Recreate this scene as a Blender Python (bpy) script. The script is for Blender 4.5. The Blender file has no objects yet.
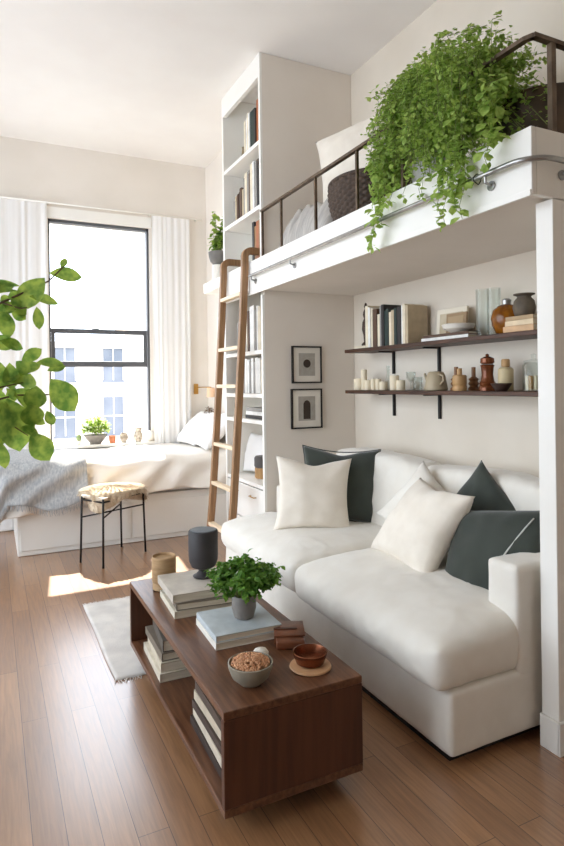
import bpy, bmesh, math, random
from mathutils import Vector, Matrix, noise, Euler
PI = math.pi
random.seed(7)
S = bpy.context.scene
C = S.collection

# ------------------------------------------------------------ camera
FPX, YAW, CY, ROLL, CAMH = 592.06, 0.456392, 383.66, 0.0129327, 1.4
_F = Vector((math.sin(YAW), math.cos(YAW), 0)); _R = Vector((math.cos(YAW), -math.sin(YAW), 0)); _U = Vector((0, 0, 1))
_r = _R * math.cos(ROLL) - _U * math.sin(ROLL); _u = _R * math.sin(ROLL) + _U * math.cos(ROLL)
cd = bpy.data.cameras.new('camera'); cam = bpy.data.objects.new('camera', cd); C.objects.link(cam)
cd.sensor_fit = 'HORIZONTAL'; cd.sensor_width = 36; cd.lens = FPX / 564 * 36
cd.shift_y = (CY - 423) / 564; cd.clip_start = 0.05; cd.clip_end = 200
M = Matrix((_r, _u, -_F)).transposed().to_4x4(); M.translation = Vector((0, 0, CAMH))
cam.matrix_world = M
S.camera = cam
# ------------------------------------------------------------ light
SKY, SUN, EXPO = 5.6, 24.0, 0.08
W = bpy.data.worlds.new('sky'); S.world = W; W.use_nodes = True
W.node_tree.nodes['Background'].inputs[0].default_value = (0.86, 0.94, 1.06, 1)
W.node_tree.nodes['Background'].inputs[1].default_value = SKY
sd = bpy.data.lights.new('sun', 'SUN'); sd.energy = SUN; sd.angle = math.radians(0.6); sd.color = (1, 0.92, 0.82)
sun = bpy.data.objects.new('sun', sd); C.objects.link(sun)
sun.rotation_euler = Vector((-0.10, -1.0, -1.302)).to_track_quat('-Z', 'Y').to_euler()
def portal(name, loc, rot, w, h):
    d = bpy.data.lights.new(name, 'AREA'); d.shape = 'RECTANGLE'; d.size = w; d.size_y = h; d.cycles.is_portal = True
    o = bpy.data.objects.new(name, d); o.location = loc; o.rotation_euler = rot; C.objects.link(o)
portal('window_portal', (1.03, 6.62, 1.95), (-PI/2, 0, 0), 1.1, 2.4)
portal('unseen_window_portal', (-2.12, 3.4, 1.95), (0, -PI/2, 0), 2.9, 5.0)
vs = S.view_settings
vs.view_transform = 'Standard'; vs.look = 'None'; vs.gamma = 1; vs.use_curve_mapping = False; vs.exposure = EXPO
S.cycles.max_bounces = 10; S.cycles.diffuse_bounces = 6; S.cycles.transparent_max_bounces = 12
S.cycles.sample_clamp_indirect = 6

# ------------------------------------------------------------ materials
def srgb(r, g, b):
    f = lambda c: (c/255/12.92) if c/255 <= .04045 else ((c/255+.055)/1.055)**2.4
    return (f(r), f(g), f(b), 1)
MATS = {}
def mat(name, rgb, rough=.6, rgb2=None, nscale=6, bump=0, bscale=60, metal=0, stretch=None, spec=.5, sheen=0, trans=0, ior=1.45, sub=0, detail=4, bdist=.004):
    if name in MATS: return MATS[name]
    m = bpy.data.materials.new(name); MATS[name] = m; m.use_nodes = True
    nt = m.node_tree; b = nt.nodes['Principled BSDF']; L = nt.links
    b.inputs['Base Color'].default_value = srgb(*rgb); b.inputs['Roughness'].default_value = rough
    b.inputs['Metallic'].default_value = metal; b.inputs['Specular IOR Level'].default_value = spec
    b.inputs['IOR'].default_value = ior; b.inputs['Transmission Weight'].default_value = trans
    if sheen: b.inputs['Sheen Weight'].default_value = sheen
    tc = nt.nodes.new('ShaderNodeTexCoord'); mp = nt.nodes.new('ShaderNodeMapping'); L.new(tc.outputs['Object'], mp.inputs[0])
    if stretch: mp.inputs['Scale'].default_value = stretch
    if rgb2:
        n = nt.nodes.new('ShaderNodeTexNoise'); n.inputs['Scale'].default_value = nscale; n.inputs['Detail'].default_value = detail
        L.new(mp.outputs[0], n.inputs['Vector'])
        r = nt.nodes.new('ShaderNodeValToRGB'); r.color_ramp.elements[0].position = .35; r.color_ramp.elements[1].position = .65
        r.color_ramp.elements[0].color = srgb(*rgb); r.color_ramp.elements[1].color = srgb(*rgb2)
        L.new(n.outputs[0], r.inputs[0]); L.new(r.outputs[0], b.inputs['Base Color'])
    if bump:
        n = nt.nodes.new('ShaderNodeTexNoise'); n.inputs['Scale'].default_value = bscale; n.inputs['Detail'].default_value = 5
        L.new(mp.outputs[0], n.inputs['Vector'])
        bp = nt.nodes.new('ShaderNodeBump'); bp.inputs['Strength'].default_value = bump; bp.inputs['Distance'].default_value = bdist
        L.new(n.outputs[0], bp.inputs['Height']); L.new(bp.outputs[0], b.inputs['Normal'])
    return m
wall_m = mat('plaster_wall', (229, 221, 211), .85, (223, 215, 204), 2, .15, 90)
ceil_m = mat('ceiling_paint', (240, 236, 231), .9, (236, 231, 226), 2)
panel_m = mat('shaded_greige_panel', (229, 220, 209), .8, (224, 214, 202), 2, .1, 60)  # shade on the side panel put into its colour, below the bookcase white
white_m = mat('white_paint', (240, 237, 230), .55, (236, 232, 224), 3, .08, 60)
linen_m = mat('sofa_linen', (232, 227, 217), .95, (227, 221, 210), 9, .5, 420, sheen=.3, bdist=.002)
linen2_m = mat('cream_linen', (238, 229, 215), .95, (231, 221, 206), 12, .5, 380, sheen=.3, bdist=.002)
bed_m = mat('bed_linen', (235, 229, 220), .95, (228, 221, 211), 5, .3, 200, sheen=.2)
pil_m = mat('pillow_cotton', (240, 238, 235), .95, None, 5, .3, 200, sheen=.2)
green_m = mat('dark_green_velvet', (45, 51, 44), .85, (55, 61, 53), 7, .4, 300, sheen=.4)
throw_m = mat('grey_wool', (204, 203, 200), .95, (170, 172, 174), 14, .9, 90, stretch=(5, 5, .6), sheen=.3, bdist=.01)
walnut_m = mat('walnut', (112, 74, 50), .30, (82, 50, 33), 5, .1, 40, stretch=(14, 1, 14))
shelf_m = mat('dark_shelf_wood', (84, 54, 36), .5, (58, 36, 24), 5, .1, 40, stretch=(10, 1, 10))
oak_m = mat('ladder_wood', (160, 122, 86), .5, (134, 100, 68), 5, .1, 50, stretch=(12, 12, 1))
rung_m = mat('rung_wood', (236, 216, 186), .5, (222, 198, 164), 5, .1, 50, stretch=(12, 1, 12))
iron_m = mat('bronze_iron', (112, 94, 76), .45, (86, 70, 56), 20, .2, 80, metal=.5)
black_m = mat('black_metal', (30, 27, 26), .45, None, 5, .1, 80, metal=.3)
steel_m = mat('galvanised_steel', (170, 168, 164), .32, (150, 148, 145), 20, 0, 80, metal=.9)
brass_m = mat('brass', (190, 148, 80), .3, None, 5, 0, 80, metal=.9)
winfr_m = mat('window_frame_bloom_grey', (84, 85, 88), .5, None, 5, .05, 80)  # window bloom put into the colour: black frame lightened to grey
leaf_a = None

def leafmat(name, c1, c2, tr=.35):
    m = bpy.data.materials.new(name); m.use_nodes = True; nt = m.node_tree; L = nt.links
    b = nt.nodes['Principled BSDF']; out = nt.nodes['Material Output']
    b.inputs['Roughness'].default_value = .5; b.inputs['Specular IOR Level'].default_value = .3
    tc = nt.nodes.new('ShaderNodeTexCoord'); n = nt.nodes.new('ShaderNodeTexNoise'); n.inputs['Scale'].default_value = 30
    L.new(tc.outputs['Object'], n.inputs['Vector'])
    r = nt.nodes.new('ShaderNodeValToRGB'); r.color_ramp.elements[0].position = .35; r.color_ramp.elements[1].position = .65
    r.color_ramp.elements[0].color = srgb(*c1); r.color_ramp.elements[1].color = srgb(*c2)
    L.new(n.outputs[0], r.inputs[0]); L.new(r.outputs[0], b.inputs['Base Color'])
    t = nt.nodes.new('ShaderNodeBsdfTranslucent'); L.new(r.outputs[0], t.inputs[0])
    mx = nt.nodes.new('ShaderNodeMixShader'); mx.inputs[0].default_value = tr
    L.new(b.outputs[0], mx.inputs[1]); L.new(t.outputs[0], mx.inputs[2]); L.new(mx.outputs[0], out.inputs[0])
    return m
fern_leaf = leafmat('fern_leaf', (128, 160, 66), (184, 206, 110), .5)
fig_leaf = leafmat('fig_leaf', (104, 142, 62), (168, 190, 86), .55)
pars_leaf = leafmat('parsley_leaf', (72, 116, 40), (120, 162, 64), .4)
pale_leaf = leafmat('pale_leaf', (132, 160, 70), (176, 196, 104), .4)
stem_m = mat('plant_stem', (120, 130, 70), .7)
bark_m = mat('bark', (110, 88, 66), .85, (84, 66, 50), 20, .5, 60)
soil_m = mat('soil', (50, 38, 30), .95, (70, 54, 42), 60, .8, 120)

def glassmat(name, tint, gl=.08, rough=0.0):
    m = bpy.data.materials.new(name); m.use_nodes = True; nt = m.node_tree; L = nt.links
    nt.nodes.remove(nt.nodes['Principled BSDF']); out = nt.nodes['Material Output']
    t = nt.nodes.new('ShaderNodeBsdfTransparent'); t.inputs[0].default_value = tint
    g = nt.nodes.new('ShaderNodeBsdfGlossy'); g.inputs['Roughness'].default_value = rough
    lw = nt.nodes.new('ShaderNodeLayerWeight'); lw.inputs[0].default_value = gl + .1
    mx = nt.nodes.new('ShaderNodeMixShader'); ml = nt.nodes.new('ShaderNodeMath'); ml.operation = 'MULTIPLY'; ml.inputs[1].default_value = .35; L.new(lw.outputs['Fresnel'], ml.inputs[0]); L.new(ml.outputs[0], mx.inputs[0])
    L.new(t.outputs[0], mx.inputs[1]); L.new(g.outputs[0], mx.inputs[2]); L.new(mx.outputs[0], out.inputs[0])
    return m
pane_m = glassmat('window_glass', (.97, .98, .98, 1))
cup_m = glassmat('clear_glass', (.93, .95, .94, 1), .2)
amber_m = mat('amber_glass', (170, 104, 20), .08, (120, 66, 10), 22, .6, 30, trans=.35, bdist=.01)

def sheermat():
    m = bpy.data.materials.new('sheer_voile'); m.use_nodes = True; nt = m.node_tree; L = nt.links
    nt.nodes.remove(nt.nodes['Principled BSDF']); out = nt.nodes['Material Output']
    d = nt.nodes.new('ShaderNodeBsdfDiffuse'); d.inputs[0].default_value = (.95, .945, .94, 1)
    tl = nt.nodes.new('ShaderNodeBsdfTranslucent'); tl.inputs[0].default_value = (.88, .88, .87, 1)
    tr = nt.nodes.new('ShaderNodeBsdfTransparent')
    wv = nt.nodes.new('ShaderNodeTexNoise'); wv.inputs['Scale'].default_value = 8
    a = nt.nodes.new('ShaderNodeMixShader'); a.inputs[0].default_value = .3
    b = nt.nodes.new('ShaderNodeMixShader')
    mr = nt.nodes.new('ShaderNodeMapRange'); mr.inputs['To Min'].default_value = .05; mr.inputs['To Max'].default_value = .14
    L.new(wv.outputs[0], mr.inputs[0]); L.new(mr.outputs[0], b.inputs[0])
    L.new(d.outputs[0], a.inputs[1]); L.new(tl.outputs[0], a.inputs[2]); L.new(a.outputs[0], b.inputs[1]); L.new(tr.outputs[0], b.inputs[2])
    L.new(b.outputs[0], out.inputs[0]); return m
sheer_m = sheermat()

def floormat():
    m = bpy.data.materials.new('oak_floor'); m.use_nodes = True; nt = m.node_tree; L = nt.links; b = nt.nodes['Principled BSDF']
    tc = nt.nodes.new('ShaderNodeTexCoord'); mp = nt.nodes.new('ShaderNodeMapping'); mp.inputs['Rotation'].default_value = (0, 0, PI/2)
    L.new(tc.outputs['Object'], mp.inputs[0])
    br = nt.nodes.new('ShaderNodeTexBrick'); br.offset = .37; br.offset_frequency = 2
    br.inputs['Scale'].default_value = 1; br.inputs['Brick Width'].default_value = 1.35; br.inputs['Row Height'].default_value = .098
    br.inputs['Mortar Size'].default_value = .0012; br.inputs['Mortar Smooth'].default_value = .3; br.inputs['Bias'].default_value = -.1
    br.inputs['Color1'].default_value = srgb(168, 124, 86); br.inputs['Color2'].default_value = srgb(146, 104, 70)
    br.inputs['Mortar'].default_value = srgb(66, 42, 27)
    L.new(mp.outputs[0], br.inputs['Vector'])
    mp2 = nt.nodes.new('ShaderNodeMapping'); mp2.inputs['Scale'].default_value = (26, 1.6, 1); L.new(tc.outputs['Object'], mp2.inputs[0])
    n = nt.nodes.new('ShaderNodeTexNoise'); n.inputs['Scale'].default_value = 3; n.inputs['Detail'].default_value = 6; n.inputs['Distortion'].default_value = .6
    L.new(mp2.outputs[0], n.inputs['Vector'])
    r = nt.nodes.new('ShaderNodeValToRGB'); r.color_ramp.elements[0].position = .3; r.color_ramp.elements[1].position = .7
    r.color_ramp.elements[0].color = (.62, .60, .58, 1); r.color_ramp.elements[1].color = (1.08, 1.06, 1.04, 1)
    L.new(n.outputs[0], r.inputs[0])
    mx = nt.nodes.new('ShaderNodeMix'); mx.data_type = 'RGBA'; mx.blend_type = 'MULTIPLY'; mx.inputs['Factor'].default_value = .75
    L.new(br.outputs['Color'], mx.inputs['A']); L.new(r.outputs[0], mx.inputs['B']); L.new(mx.outputs['Result'], b.inputs['Base Color'])
    mr = nt.nodes.new('ShaderNodeMapRange'); mr.inputs['To Min'].default_value = .26; mr.inputs['To Max'].default_value = .42
    L.new(n.outputs[0], mr.inputs[0]); L.new(mr.outputs[0], b.inputs['Roughness'])
    b.inputs['Specular IOR Level'].default_value = .7; b.inputs['Coat Weight'].default_value = 1.0; b.inputs['Coat Roughness'].default_value = .26; b.inputs['Coat IOR'].default_value = 1.7
    bp = nt.nodes.new('ShaderNodeBump'); bp.inputs['Strength'].default_value = .25; bp.inputs['Distance'].default_value = .002; bp.invert = True
    L.new(br.outputs['Fac'], bp.inputs['Height']); L.new(bp.outputs[0], b.inputs['Normal'])
    return m

# ------------------------------------------------------------ helpers
def tag(o, label=None, cat=None, group=None, kind=None):
    if label: o['label'] = label
    if cat: o['category'] = cat
    if group: o['group'] = group
    if kind: o['kind'] = kind
    return o
def empty(name, loc=(0, 0, 0), rz=0, label=None, cat=None, group=None):
    o = bpy.data.objects.new(name, None); o.empty_display_size = .1; C.objects.link(o)
    o.location = loc; o.rotation_euler = (0, 0, rz); return tag(o, label, cat, group)
def link(name, me, m, parent=None, smooth=None, label=None):
    if m:
        for x in (m if isinstance(m, (list, tuple)) else [m]): me.materials.append(x)
    o = bpy.data.objects.new(name, me); C.objects.link(o)
    if parent: o.parent = parent
    if smooth is not None:
        if smooth is True: me.shade_smooth()
        else:
            me.shade_smooth()
            try: me.set_sharp_from_angle(angle=math.radians(smooth))
            except Exception: pass
    if label: o['label'] = label
    return o
class MB:
    def __init__(s): s.b = bmesh.new()
    def box(s, x0, y0, z0, x1, y1, z1, bev=0, seg=2, mtx=None):
        r = bmesh.ops.create_cube(s.b, size=1); vs_ = r['verts']
        bmesh.ops.scale(s.b, vec=(x1-x0, y1-y0, z1-z0), verts=vs_)
        bmesh.ops.translate(s.b, vec=((x0+x1)/2, (y0+y1)/2, (z0+z1)/2), verts=vs_)
        if bev:
            es = list({e for v in vs_ for e in v.link_edges})
            rr = bmesh.ops.bevel(s.b, geom=es, offset=bev, segments=seg, profile=.5, affect='EDGES')
            vs_ = rr['verts']
            vs_ = list({v for f in rr['faces'] for v in f.verts} | set(v for v in vs_ if v.is_valid))
        if mtx is not None: bmesh.ops.transform(s.b, matrix=mtx, verts=vs_)
        return s
    def cyl(s, p, r, h, n=24, r2=None, mtx=None):
        rr = bmesh.ops.create_cone(s.b, cap_ends=True, segments=n, radius1=r, radius2=r if r2 is None else r2, depth=h)
        bmesh.ops.translate(s.b, vec=(p[0], p[1], p[2]+h/2), verts=rr['verts'])
        if mtx is not None: bmesh.ops.transform(s.b, matrix=mtx, verts=rr['verts'])
        return s
    def lathe(s, prof, c=(0, 0, 0), n=32, sy=1, fn=None):
        rings = []
        for (r, z) in prof:
            ring = []
            for i in range(n):
                a = 2*PI*i/n; rr = r if fn is None else fn(r, z, a)
                ring.append(s.b.verts.new((c[0]+rr*math.cos(a), c[1]+rr*math.sin(a)*sy, c[2]+z)))
            rings.append(ring)
        for k in range(len(rings)-1):
            for i in range(n):
                j = (i+1) % n
                s.b.faces.new((rings[k][i], rings[k][j], rings[k+1][j], rings[k+1][i]))
        if prof[0][0] > 1e-4: s.b.faces.new(list(reversed(rings[0])))
        if prof[-1][0] > 1e-4: s.b.faces.new(rings[-1])
        return s
    def tube(s, pts, r, n=10, sec=None, cap=True):
        pts = [Vector(p) for p in pts]; N = len(pts)
        rad = r if isinstance(r, (list, tuple)) else [r]*N
        t0 = (pts[1]-pts[0]).normalized()
        up = Vector((0, 0, 1)) if abs(t0.z) < .9 else Vector((1, 0, 0))
        nrm = t0.cross(up).normalized(); rings = []
        for i, p in enumerate(pts):
            t = (pts[min(i+1, N-1)]-pts[max(i-1, 0)]).normalized()
            nrm = (nrm - t*nrm.dot(t)).normalized(); bn = t.cross(nrm)
            ring = []
            if sec:
                for (a, b_) in sec: ring.append(s.b.verts.new(p + nrm*a + bn*b_))
            else:
                for k in range(n):
                    a = 2*PI*k/n; ring.append(s.b.verts.new(p + (nrm*math.cos(a)+bn*math.sin(a))*rad[i]))
            rings.append(ring)
        m = len(rings[0])
        for k in range(N-1):
            for i in range(m):
                j = (i+1) % m
                s.b.faces.new((rings[k][i], rings[k][j], rings[k+1][j], rings[k+1][i]))
        if cap:
            s.b.faces.new(list(reversed(rings[0]))); s.b.faces.new(rings[-1])
        return s
    def poly(s, pts): s.b.faces.new([s.b.verts.new(p) for p in pts]); return s
    def leaf(s, p, d, nrm, L, Wd, fold=.25, curl=.25, seg=4, shape=.45):
        p = Vector(p); d = Vector(d).normalized(); sd_ = d.cross(Vector(nrm)); 
        if sd_.length < 1e-4: sd_ = d.orthogonal()
        sd_.normalize(); n2 = sd_.cross(d)
        mid, lf, rt = [], [], []
        for i in range(seg+1):
            t = i/seg; w = Wd/2*math.sin(PI*min(1, t**(math.log(.5)/math.log(shape))))**.75 if 0 < t < 1 else 0
            c = p + d*(L*t) - n2*(curl*L*t*t)
            mid.append(s.b.verts.new(c))
            if w > 0:
                lf.append(s.b.verts.new(c + sd_*w + n2*(fold*w))); rt.append(s.b.verts.new(c - sd_*w + n2*(fold*w)))
        for i in range(seg):
            for side, fl in ((lf, 0), (rt, 1)):
                if i == 0: q = [mid[0], mid[1], side[0]]
                elif i == seg-1: q = [mid[i], mid[i+1], side[i-1]]
                else: q = [mid[i], mid[i+1], side[i], side[i-1]]
                if fl: q.reverse()
                s.b.faces.new(q)
        return s
    def mesh(s, name='m'):
        me = bpy.data.meshes.new(name); s.b.to_mesh(me); s.b.free(); return me
    def build(s, name, m, parent=None, smooth=None, label=None, recalc=True):
        if recalc: bmesh.ops.recalc_face_normals(s.b, faces=s.b.faces)
        return link(name, s.mesh(name), m, parent, smooth, label)
def kids(o): return [c for c in C.objects if c.parent == o]
def dup(o, loc=None, rz=None, label=None, parent=None):
    c = o.copy(); C.objects.link(c)
    if parent: c.parent = parent
    if loc is not None: c.location = loc
    if rz is not None: c.rotation_euler = (0, 0, rz)
    if label: c['label'] = label
    for ch in [k for k in list(C.objects) if k.parent == o]: dup(ch, parent=c)
    return c
def struct(name, mb, m, parent=None, label=None, smooth=None):
    o = mb.build(name, m, parent, smooth); 
    if not parent: o['kind'] = 'structure'
    if label: o['label'] = label
    return o

def soft(name, boxes, m, parent=None, voxel=.014, smooth=14, bulge=None, wr=.003, ws=9, rot=None):
    """upholstery: union of boxes -> voxel remesh -> smooth -> small wrinkles"""
    mb = MB()
    for b_ in boxes: mb.box(*b_)
    me = mb.mesh('tmp'); o = bpy.data.objects.new('tmp', me); C.objects.link(o)
    r = o.modifiers.new('r', 'REMESH'); r.mode = 'VOXEL'; r.voxel_size = voxel; r.use_smooth_shade = True
    sm = o.modifiers.new('s', 'SMOOTH'); sm.factor = .5; sm.iterations = smooth
    dg = bpy.context.evaluated_depsgraph_get(); me2 = bpy.data.meshes.new_from_object(o.evaluated_get(dg)); 
    C.objects.unlink(o); bpy.data.objects.remove(o)
    if bulge:
        for v in me2.vertices: v.co = bulge(v.co.copy())
    if wr:
        nn = [v.normal.copy() for v in me2.vertices]
        for v, n in zip(me2.vertices, nn):
            a = noise.noise(v.co*ws) + .5*noise.noise(v.co*ws*2.3)
            rg = 1-abs(noise.noise(Vector((v.co.x*4+3, v.co.y*4, v.co.z*4))*1.7))*2
            v.co += n*(wr*a + wr*.7*max(0, rg)**6)
    me2.name = name
    return link(name, me2, m, parent, True)

def pillow_mesh(w, h, t, seed=0, N=30, pinch=.09, chop=0):
    b = bmesh.new(); grid = {}
    for side in (1, -1):
        for i in range(N+1):
            for j in range(N+1):
                u = -1+2*i/N; v = -1+2*j/N
                edge = i in (0, N) or j in (0, N)
                if side == -1 and edge: grid[(side, i, j)] = grid[(1, i, j)]; continue
                x = w/2*u*(1-pinch*(1-v*v)*abs(u)**2); z = h/2*v*(1-pinch*(1-u*u)*abs(v)**2)
                z -= chop*h*math.exp(-(u/.35)**2)*max(0, v)**2*.9
                d = ((1-u*u)*(1-v*v))
                y = side*t/2*max(0, d)**.42*(1+.12*noise.noise(Vector((u*1.5+seed, v*1.5, side*3))))
                wn = noise.noise(Vector((u*2.2+seed*3, v*2.2, side+seed)))
                rad = math.sqrt(u*u+v*v); ang = math.atan2(v, u)
                fold = math.sin(ang*9+seed+2*wn)*.006*max(0, rad-.35)*min(1, d*5)
                y += side*(fold+.006*wn*min(1, d*6))
                y += .015*math.sin(u*2+seed)*v
                grid[(side, i, j)] = b.verts.new((x, y, z))
    for side in (1, -1):
        for i in range(N):
            for j in range(N):
                q = [grid[(side, i, j)], grid[(side, i+1, j)], grid[(side, i+1, j+1)], grid[(side, i, j+1)]]
                if side == 1: q.reverse()
                b.faces.new(q)
    me = bpy.data.meshes.new('pillow'); b.to_mesh(me); b.free(); return me
def pillow(name, w, h, t, loc, rot, m, label, cat, group=None, seed=0, pinch=.09, chop=0, piping=None, parent=None):
    o = link(name, pillow_mesh(w, h, t, seed, pinch=pinch, chop=chop), m, parent, True)
    o.location = loc; o.rotation_euler = Euler(rot, 'XYZ'); tag(o, label, cat, group)
    if piping:
        pts = []
        N = 40
        def ed(u, v): return (w/2*u*(1-pinch*(1-v*v)*abs(u)**2), .015*math.sin(u*2+seed)*v, h/2*v*(1-pinch*(1-u*u)*abs(v)**2))
        for k in range(N): pts.append(ed(-1+2*k/N, -1))
        for k in range(N): pts.append(ed(1, -1+2*k/N))
        for k in range(N): pts.append(ed(1-2*k/N, 1))
        for k in range(N+1): pts.append(ed(-1, 1-2*k/N))
        MB().tube(pts, .0035, 6).build('piping', piping, o, True)
    return o

# ------------------------------------------------------------ room shell
XB, YS, YW, ZC = 2.60, 3.98, 6.38, 3.85        # recess back wall, side panel plane, window wall, ceiling
XN = 2.20                                       # wall of the bed nook
XL, YF = -2.0, -2.4
UND, TOP = 2.08, 2.33                           # loft underside / top
fl = MB().box(XL-.2, YF-.2, -.1, XB+.2, YW+.3, 0); struct('floor', fl, floormat())
struct('ceiling', MB().box(XL-.2, YF-.2, ZC, XB+.2, YW+.3, ZC+.12), ceil_m)
wx0, wx1, wz0, wz1 = .53, 1.55, .80, 3.10
w = MB()
w.box(XL-.2, YW, 0, wx0, YW+.24, ZC); w.box(wx1, YW, 0, XN+.2, YW+.24, ZC)
w.box(wx0, YW, 0, wx1, YW+.24, wz0-.001); w.box(wx0, YW, wz1, wx1, YW+.24, ZC)
struct('wall_back', w, wall_m)
struct('wall_right', MB().box(XB, YF-.2, 0, XB+.15, YS+.9, ZC), mat('warm_plaster', (221, 211, 196), .85, (215, 204, 188), 2, .15, 90))
struct('wall_nook', MB().box(XN, YS+.81, 0, XN+.15, YW, ZC), wall_m)
struct('wall_front', MB().box(XL-.2, YF-.2, 0, XB, YF, ZC), wall_m)
ly0, ly1, lz0, lz1 = .9, 5.9, .5, 3.4
w = MB().box(XL-.2, YF, 0, XL, ly0, ZC).box(XL-.2, ly1, 0, XL, YW, ZC).box(XL-.2, ly0, 0, XL, ly1, lz0).box(XL-.2, ly0, lz1, XL, ly1, ZC)
struct('wall_left', w, wall_m)
bb = lambda x0, y0, x1, y1, h=.12: MB().box(x0, y0, 0, x1, y1, h, .004)
struct('baseboard_back', bb(XL+.02, YW-.018, XN-.01, YW-.0005), white_m)
struct('baseboard_left', bb(XL+.0005, YF+.01, XL+.018, YW-.02), white_m)
struct('baseboard_right', bb(XB-.018, YF+.01, XB-.0005, 1.53), white_m)
# main sash window
wn = empty('window_1'); wn['kind'] = 'structure'
yf = YW+.02
f = MB(); fw = .028
f.box(wx0, yf, wz0+.03, wx0+fw*.6, yf+.07, wz1).box(wx1-fw*.8, yf, wz0+.03, wx1, yf+.07, wz1).box(wx0, yf, wz1-fw, wx1, yf+.07, wz1)
f.build('window_frame', winfr_m, wn)
up = MB().box(wx0+.02, yf+.035, 1.96, wx1-.03, yf+.065, 1.995).build('upper_sash', winfr_m, wn)
MB().box(wx0+.02, yf+.048, 1.99, wx1-.03, yf+.053, wz1-.03).build('glass_pane', pane_m, up)
lo = MB().box(wx0+.02, yf, 1.945, wx1-.03, yf+.032, 1.985).box(wx0+.02, yf, 1.60, wx1-.03, yf+.032, 1.655).box(wx0+.02, yf, 1.655, wx0+.055, yf+.032, 1.945).box(wx1-.065, yf, 1.655, wx1-.03, yf+.032, 1.945).build('lower_sash', winfr_m, wn)
MB().box(wx0+.05, yf+.012, 1.65, wx1-.06, yf+.017, 1.95).build('glass_pane', pane_m, lo)
MB().box(.95, yf-.012, 1.985, 1.02, yf+.02, 2.0, .004).build('sash_lock', winfr_m, lo)
struct('trim_sill', MB().box(wx0-.05, YW-.06, wz0-.035, wx1+.05, YW+.24, wz0, .006), white_m, label='white window sill behind the bed')
struct('trim_window_head', MB().box(wx0-.02, YW-.035, wz1+.0005, wx1+.02, YW-.0005, wz1+.11, .004), white_m)
# unseen side window, added in the left wall and lengthened to brighten the room
w2 = empty('unseen_side_window'); w2['kind'] = 'structure'
f = MB()
for y in (ly0, ly0+1.65, ly0+3.3, ly1-.05): f.box(XL-.12, y, lz0, XL-.05, y+.05, lz1)
for z in (lz0, 1.9, lz1-.05): f.box(XL-.12, ly0, z, XL-.05, ly1, z+.05)
f.build('window_frame', winfr_m, w2)
MB().box(XL-.088, ly0+.02, lz0+.02, XL-.083, ly1-.02, lz1-.02).build('glass_pane', pane_m, w2)
# column at the near end of the alcove, full-height panel
cx0, cx1, cy0, cy1 = 1.888, XB-.001, 1.535, 1.612
struct('column', MB().box(cx0, cy0, 0, cx1, cy1, UND-.001, .003), white_m, label='white end wall carrying the near end of the loft')
struct('baseboard_column', MB().box(cx0-.014, cy0-.014, 0, XB-.02, cy0-.0005, .125, .004).box(cx0-.014, cy0-.014, 0, cx0-.0005, cy1, .125, .004), white_m)

# ------------------------------------------------------------ loft
loft = empty('loft_platform', (1.8, 1.53, UND), label='white built-in sleeping loft platform spanning the sofa alcove', cat='loft')
def ploft(mb, name, m, **k):
    bmesh.ops.translate(mb.b, vec=(-1.8, -1.53, -UND), verts=mb.b.verts); return mb.build(name, m, loft, **k)
ploft(MB().box(1.80, 1.553, UND+.012, XB-.001, YS-.002, TOP-.02), 'slab', wall_m)
ploft(MB().box(1.775, 1.53, UND, 1.7995, 4.785, TOP, .004).box(1.768, 1.532, UND-.006, 1.7745, 4.785, UND+.018, .002), 'fascia', white_m)
ploft(MB().box(1.80, 1.53, UND+.001, XB-.001, 1.5525, TOP, .003), 'end_board', white_m)
ploft(MB().box(1.776, YS+.806, TOP-.09, XN-.001, 5.24, TOP, .003), 'ledge', white_m)

# ------------------------------------------------------------ tall bookcase
BX0, BX1, BY0, BY1 = 1.802, 2.14, YS, YS+.80
bc = empty('bookcase', (BX0, BY0, 0), label='tall white built-in bookcase running from the floor through the loft to the ceiling', cat='bookcase')
def pbc(mb, name, m=white_m, **k):
    bmesh.ops.translate(mb.b, vec=(-BX0, -BY0, 0), verts=mb.b.verts); return mb.build(name, m, bc, **k)
pbc(MB().box(BX0+.018, BY0, 0, XB-.002, BY0+.03, ZC-.002), 'side_panel', panel_m)
pbc(MB().box(BX0, BY0, 0, BX0+.0178, BY0+.03, UND-.02).box(BX0, BY0, TOP+.002, BX0+.0178, BY0+.03, ZC-.002), 'stile')
pbc(MB().box(BX0, BY1-.03, 0, XN+.0, BY1, ZC-.002), 'side_panel')
pbc(MB().box(BX1, BY0+.0305, 0, BX1+.03, BY1-.0305, ZC-.002), 'back_panel')
pbc(MB().box(BX0, BY0+.0305, 3.68, BX0+.03, BY1-.0305, ZC-.002), 'header')
pbc(MB().box(BX0+.001, BY0+.0305, UND+.02, BX0+.03, BY1-.0305, TOP-.005), 'header')
SHZ = [3.215, 2.735, 2.325, 1.655, 1.325, 1.125, .64]
for z in SHZ: pbc(MB().box(BX0+.002, BY0+.031, z-.03, BX1-.001, BY1-.031, z, .002), 'shelf')
for z0, z1 in ((.335, .60), (.06, .325)):
    d = pbc(MB().box(BX0+.004, BY0+.034, z0, BX0+.022, BY1-.034, z1, .003), 'drawer_front')
    for yy in (BY0+.22, BY0+.58):
        h = MB().tube([(BX0-.012-BX0+.016, yy-.05-BY0, z1-.07), (-.018, yy-.05-BY0, z1-.07), (-.018, yy+.05-BY0, z1-.07), (.004, yy+.05-BY0, z1-.07)], .004, 8)
        h.build('handle', brass_m, d, True)
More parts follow.
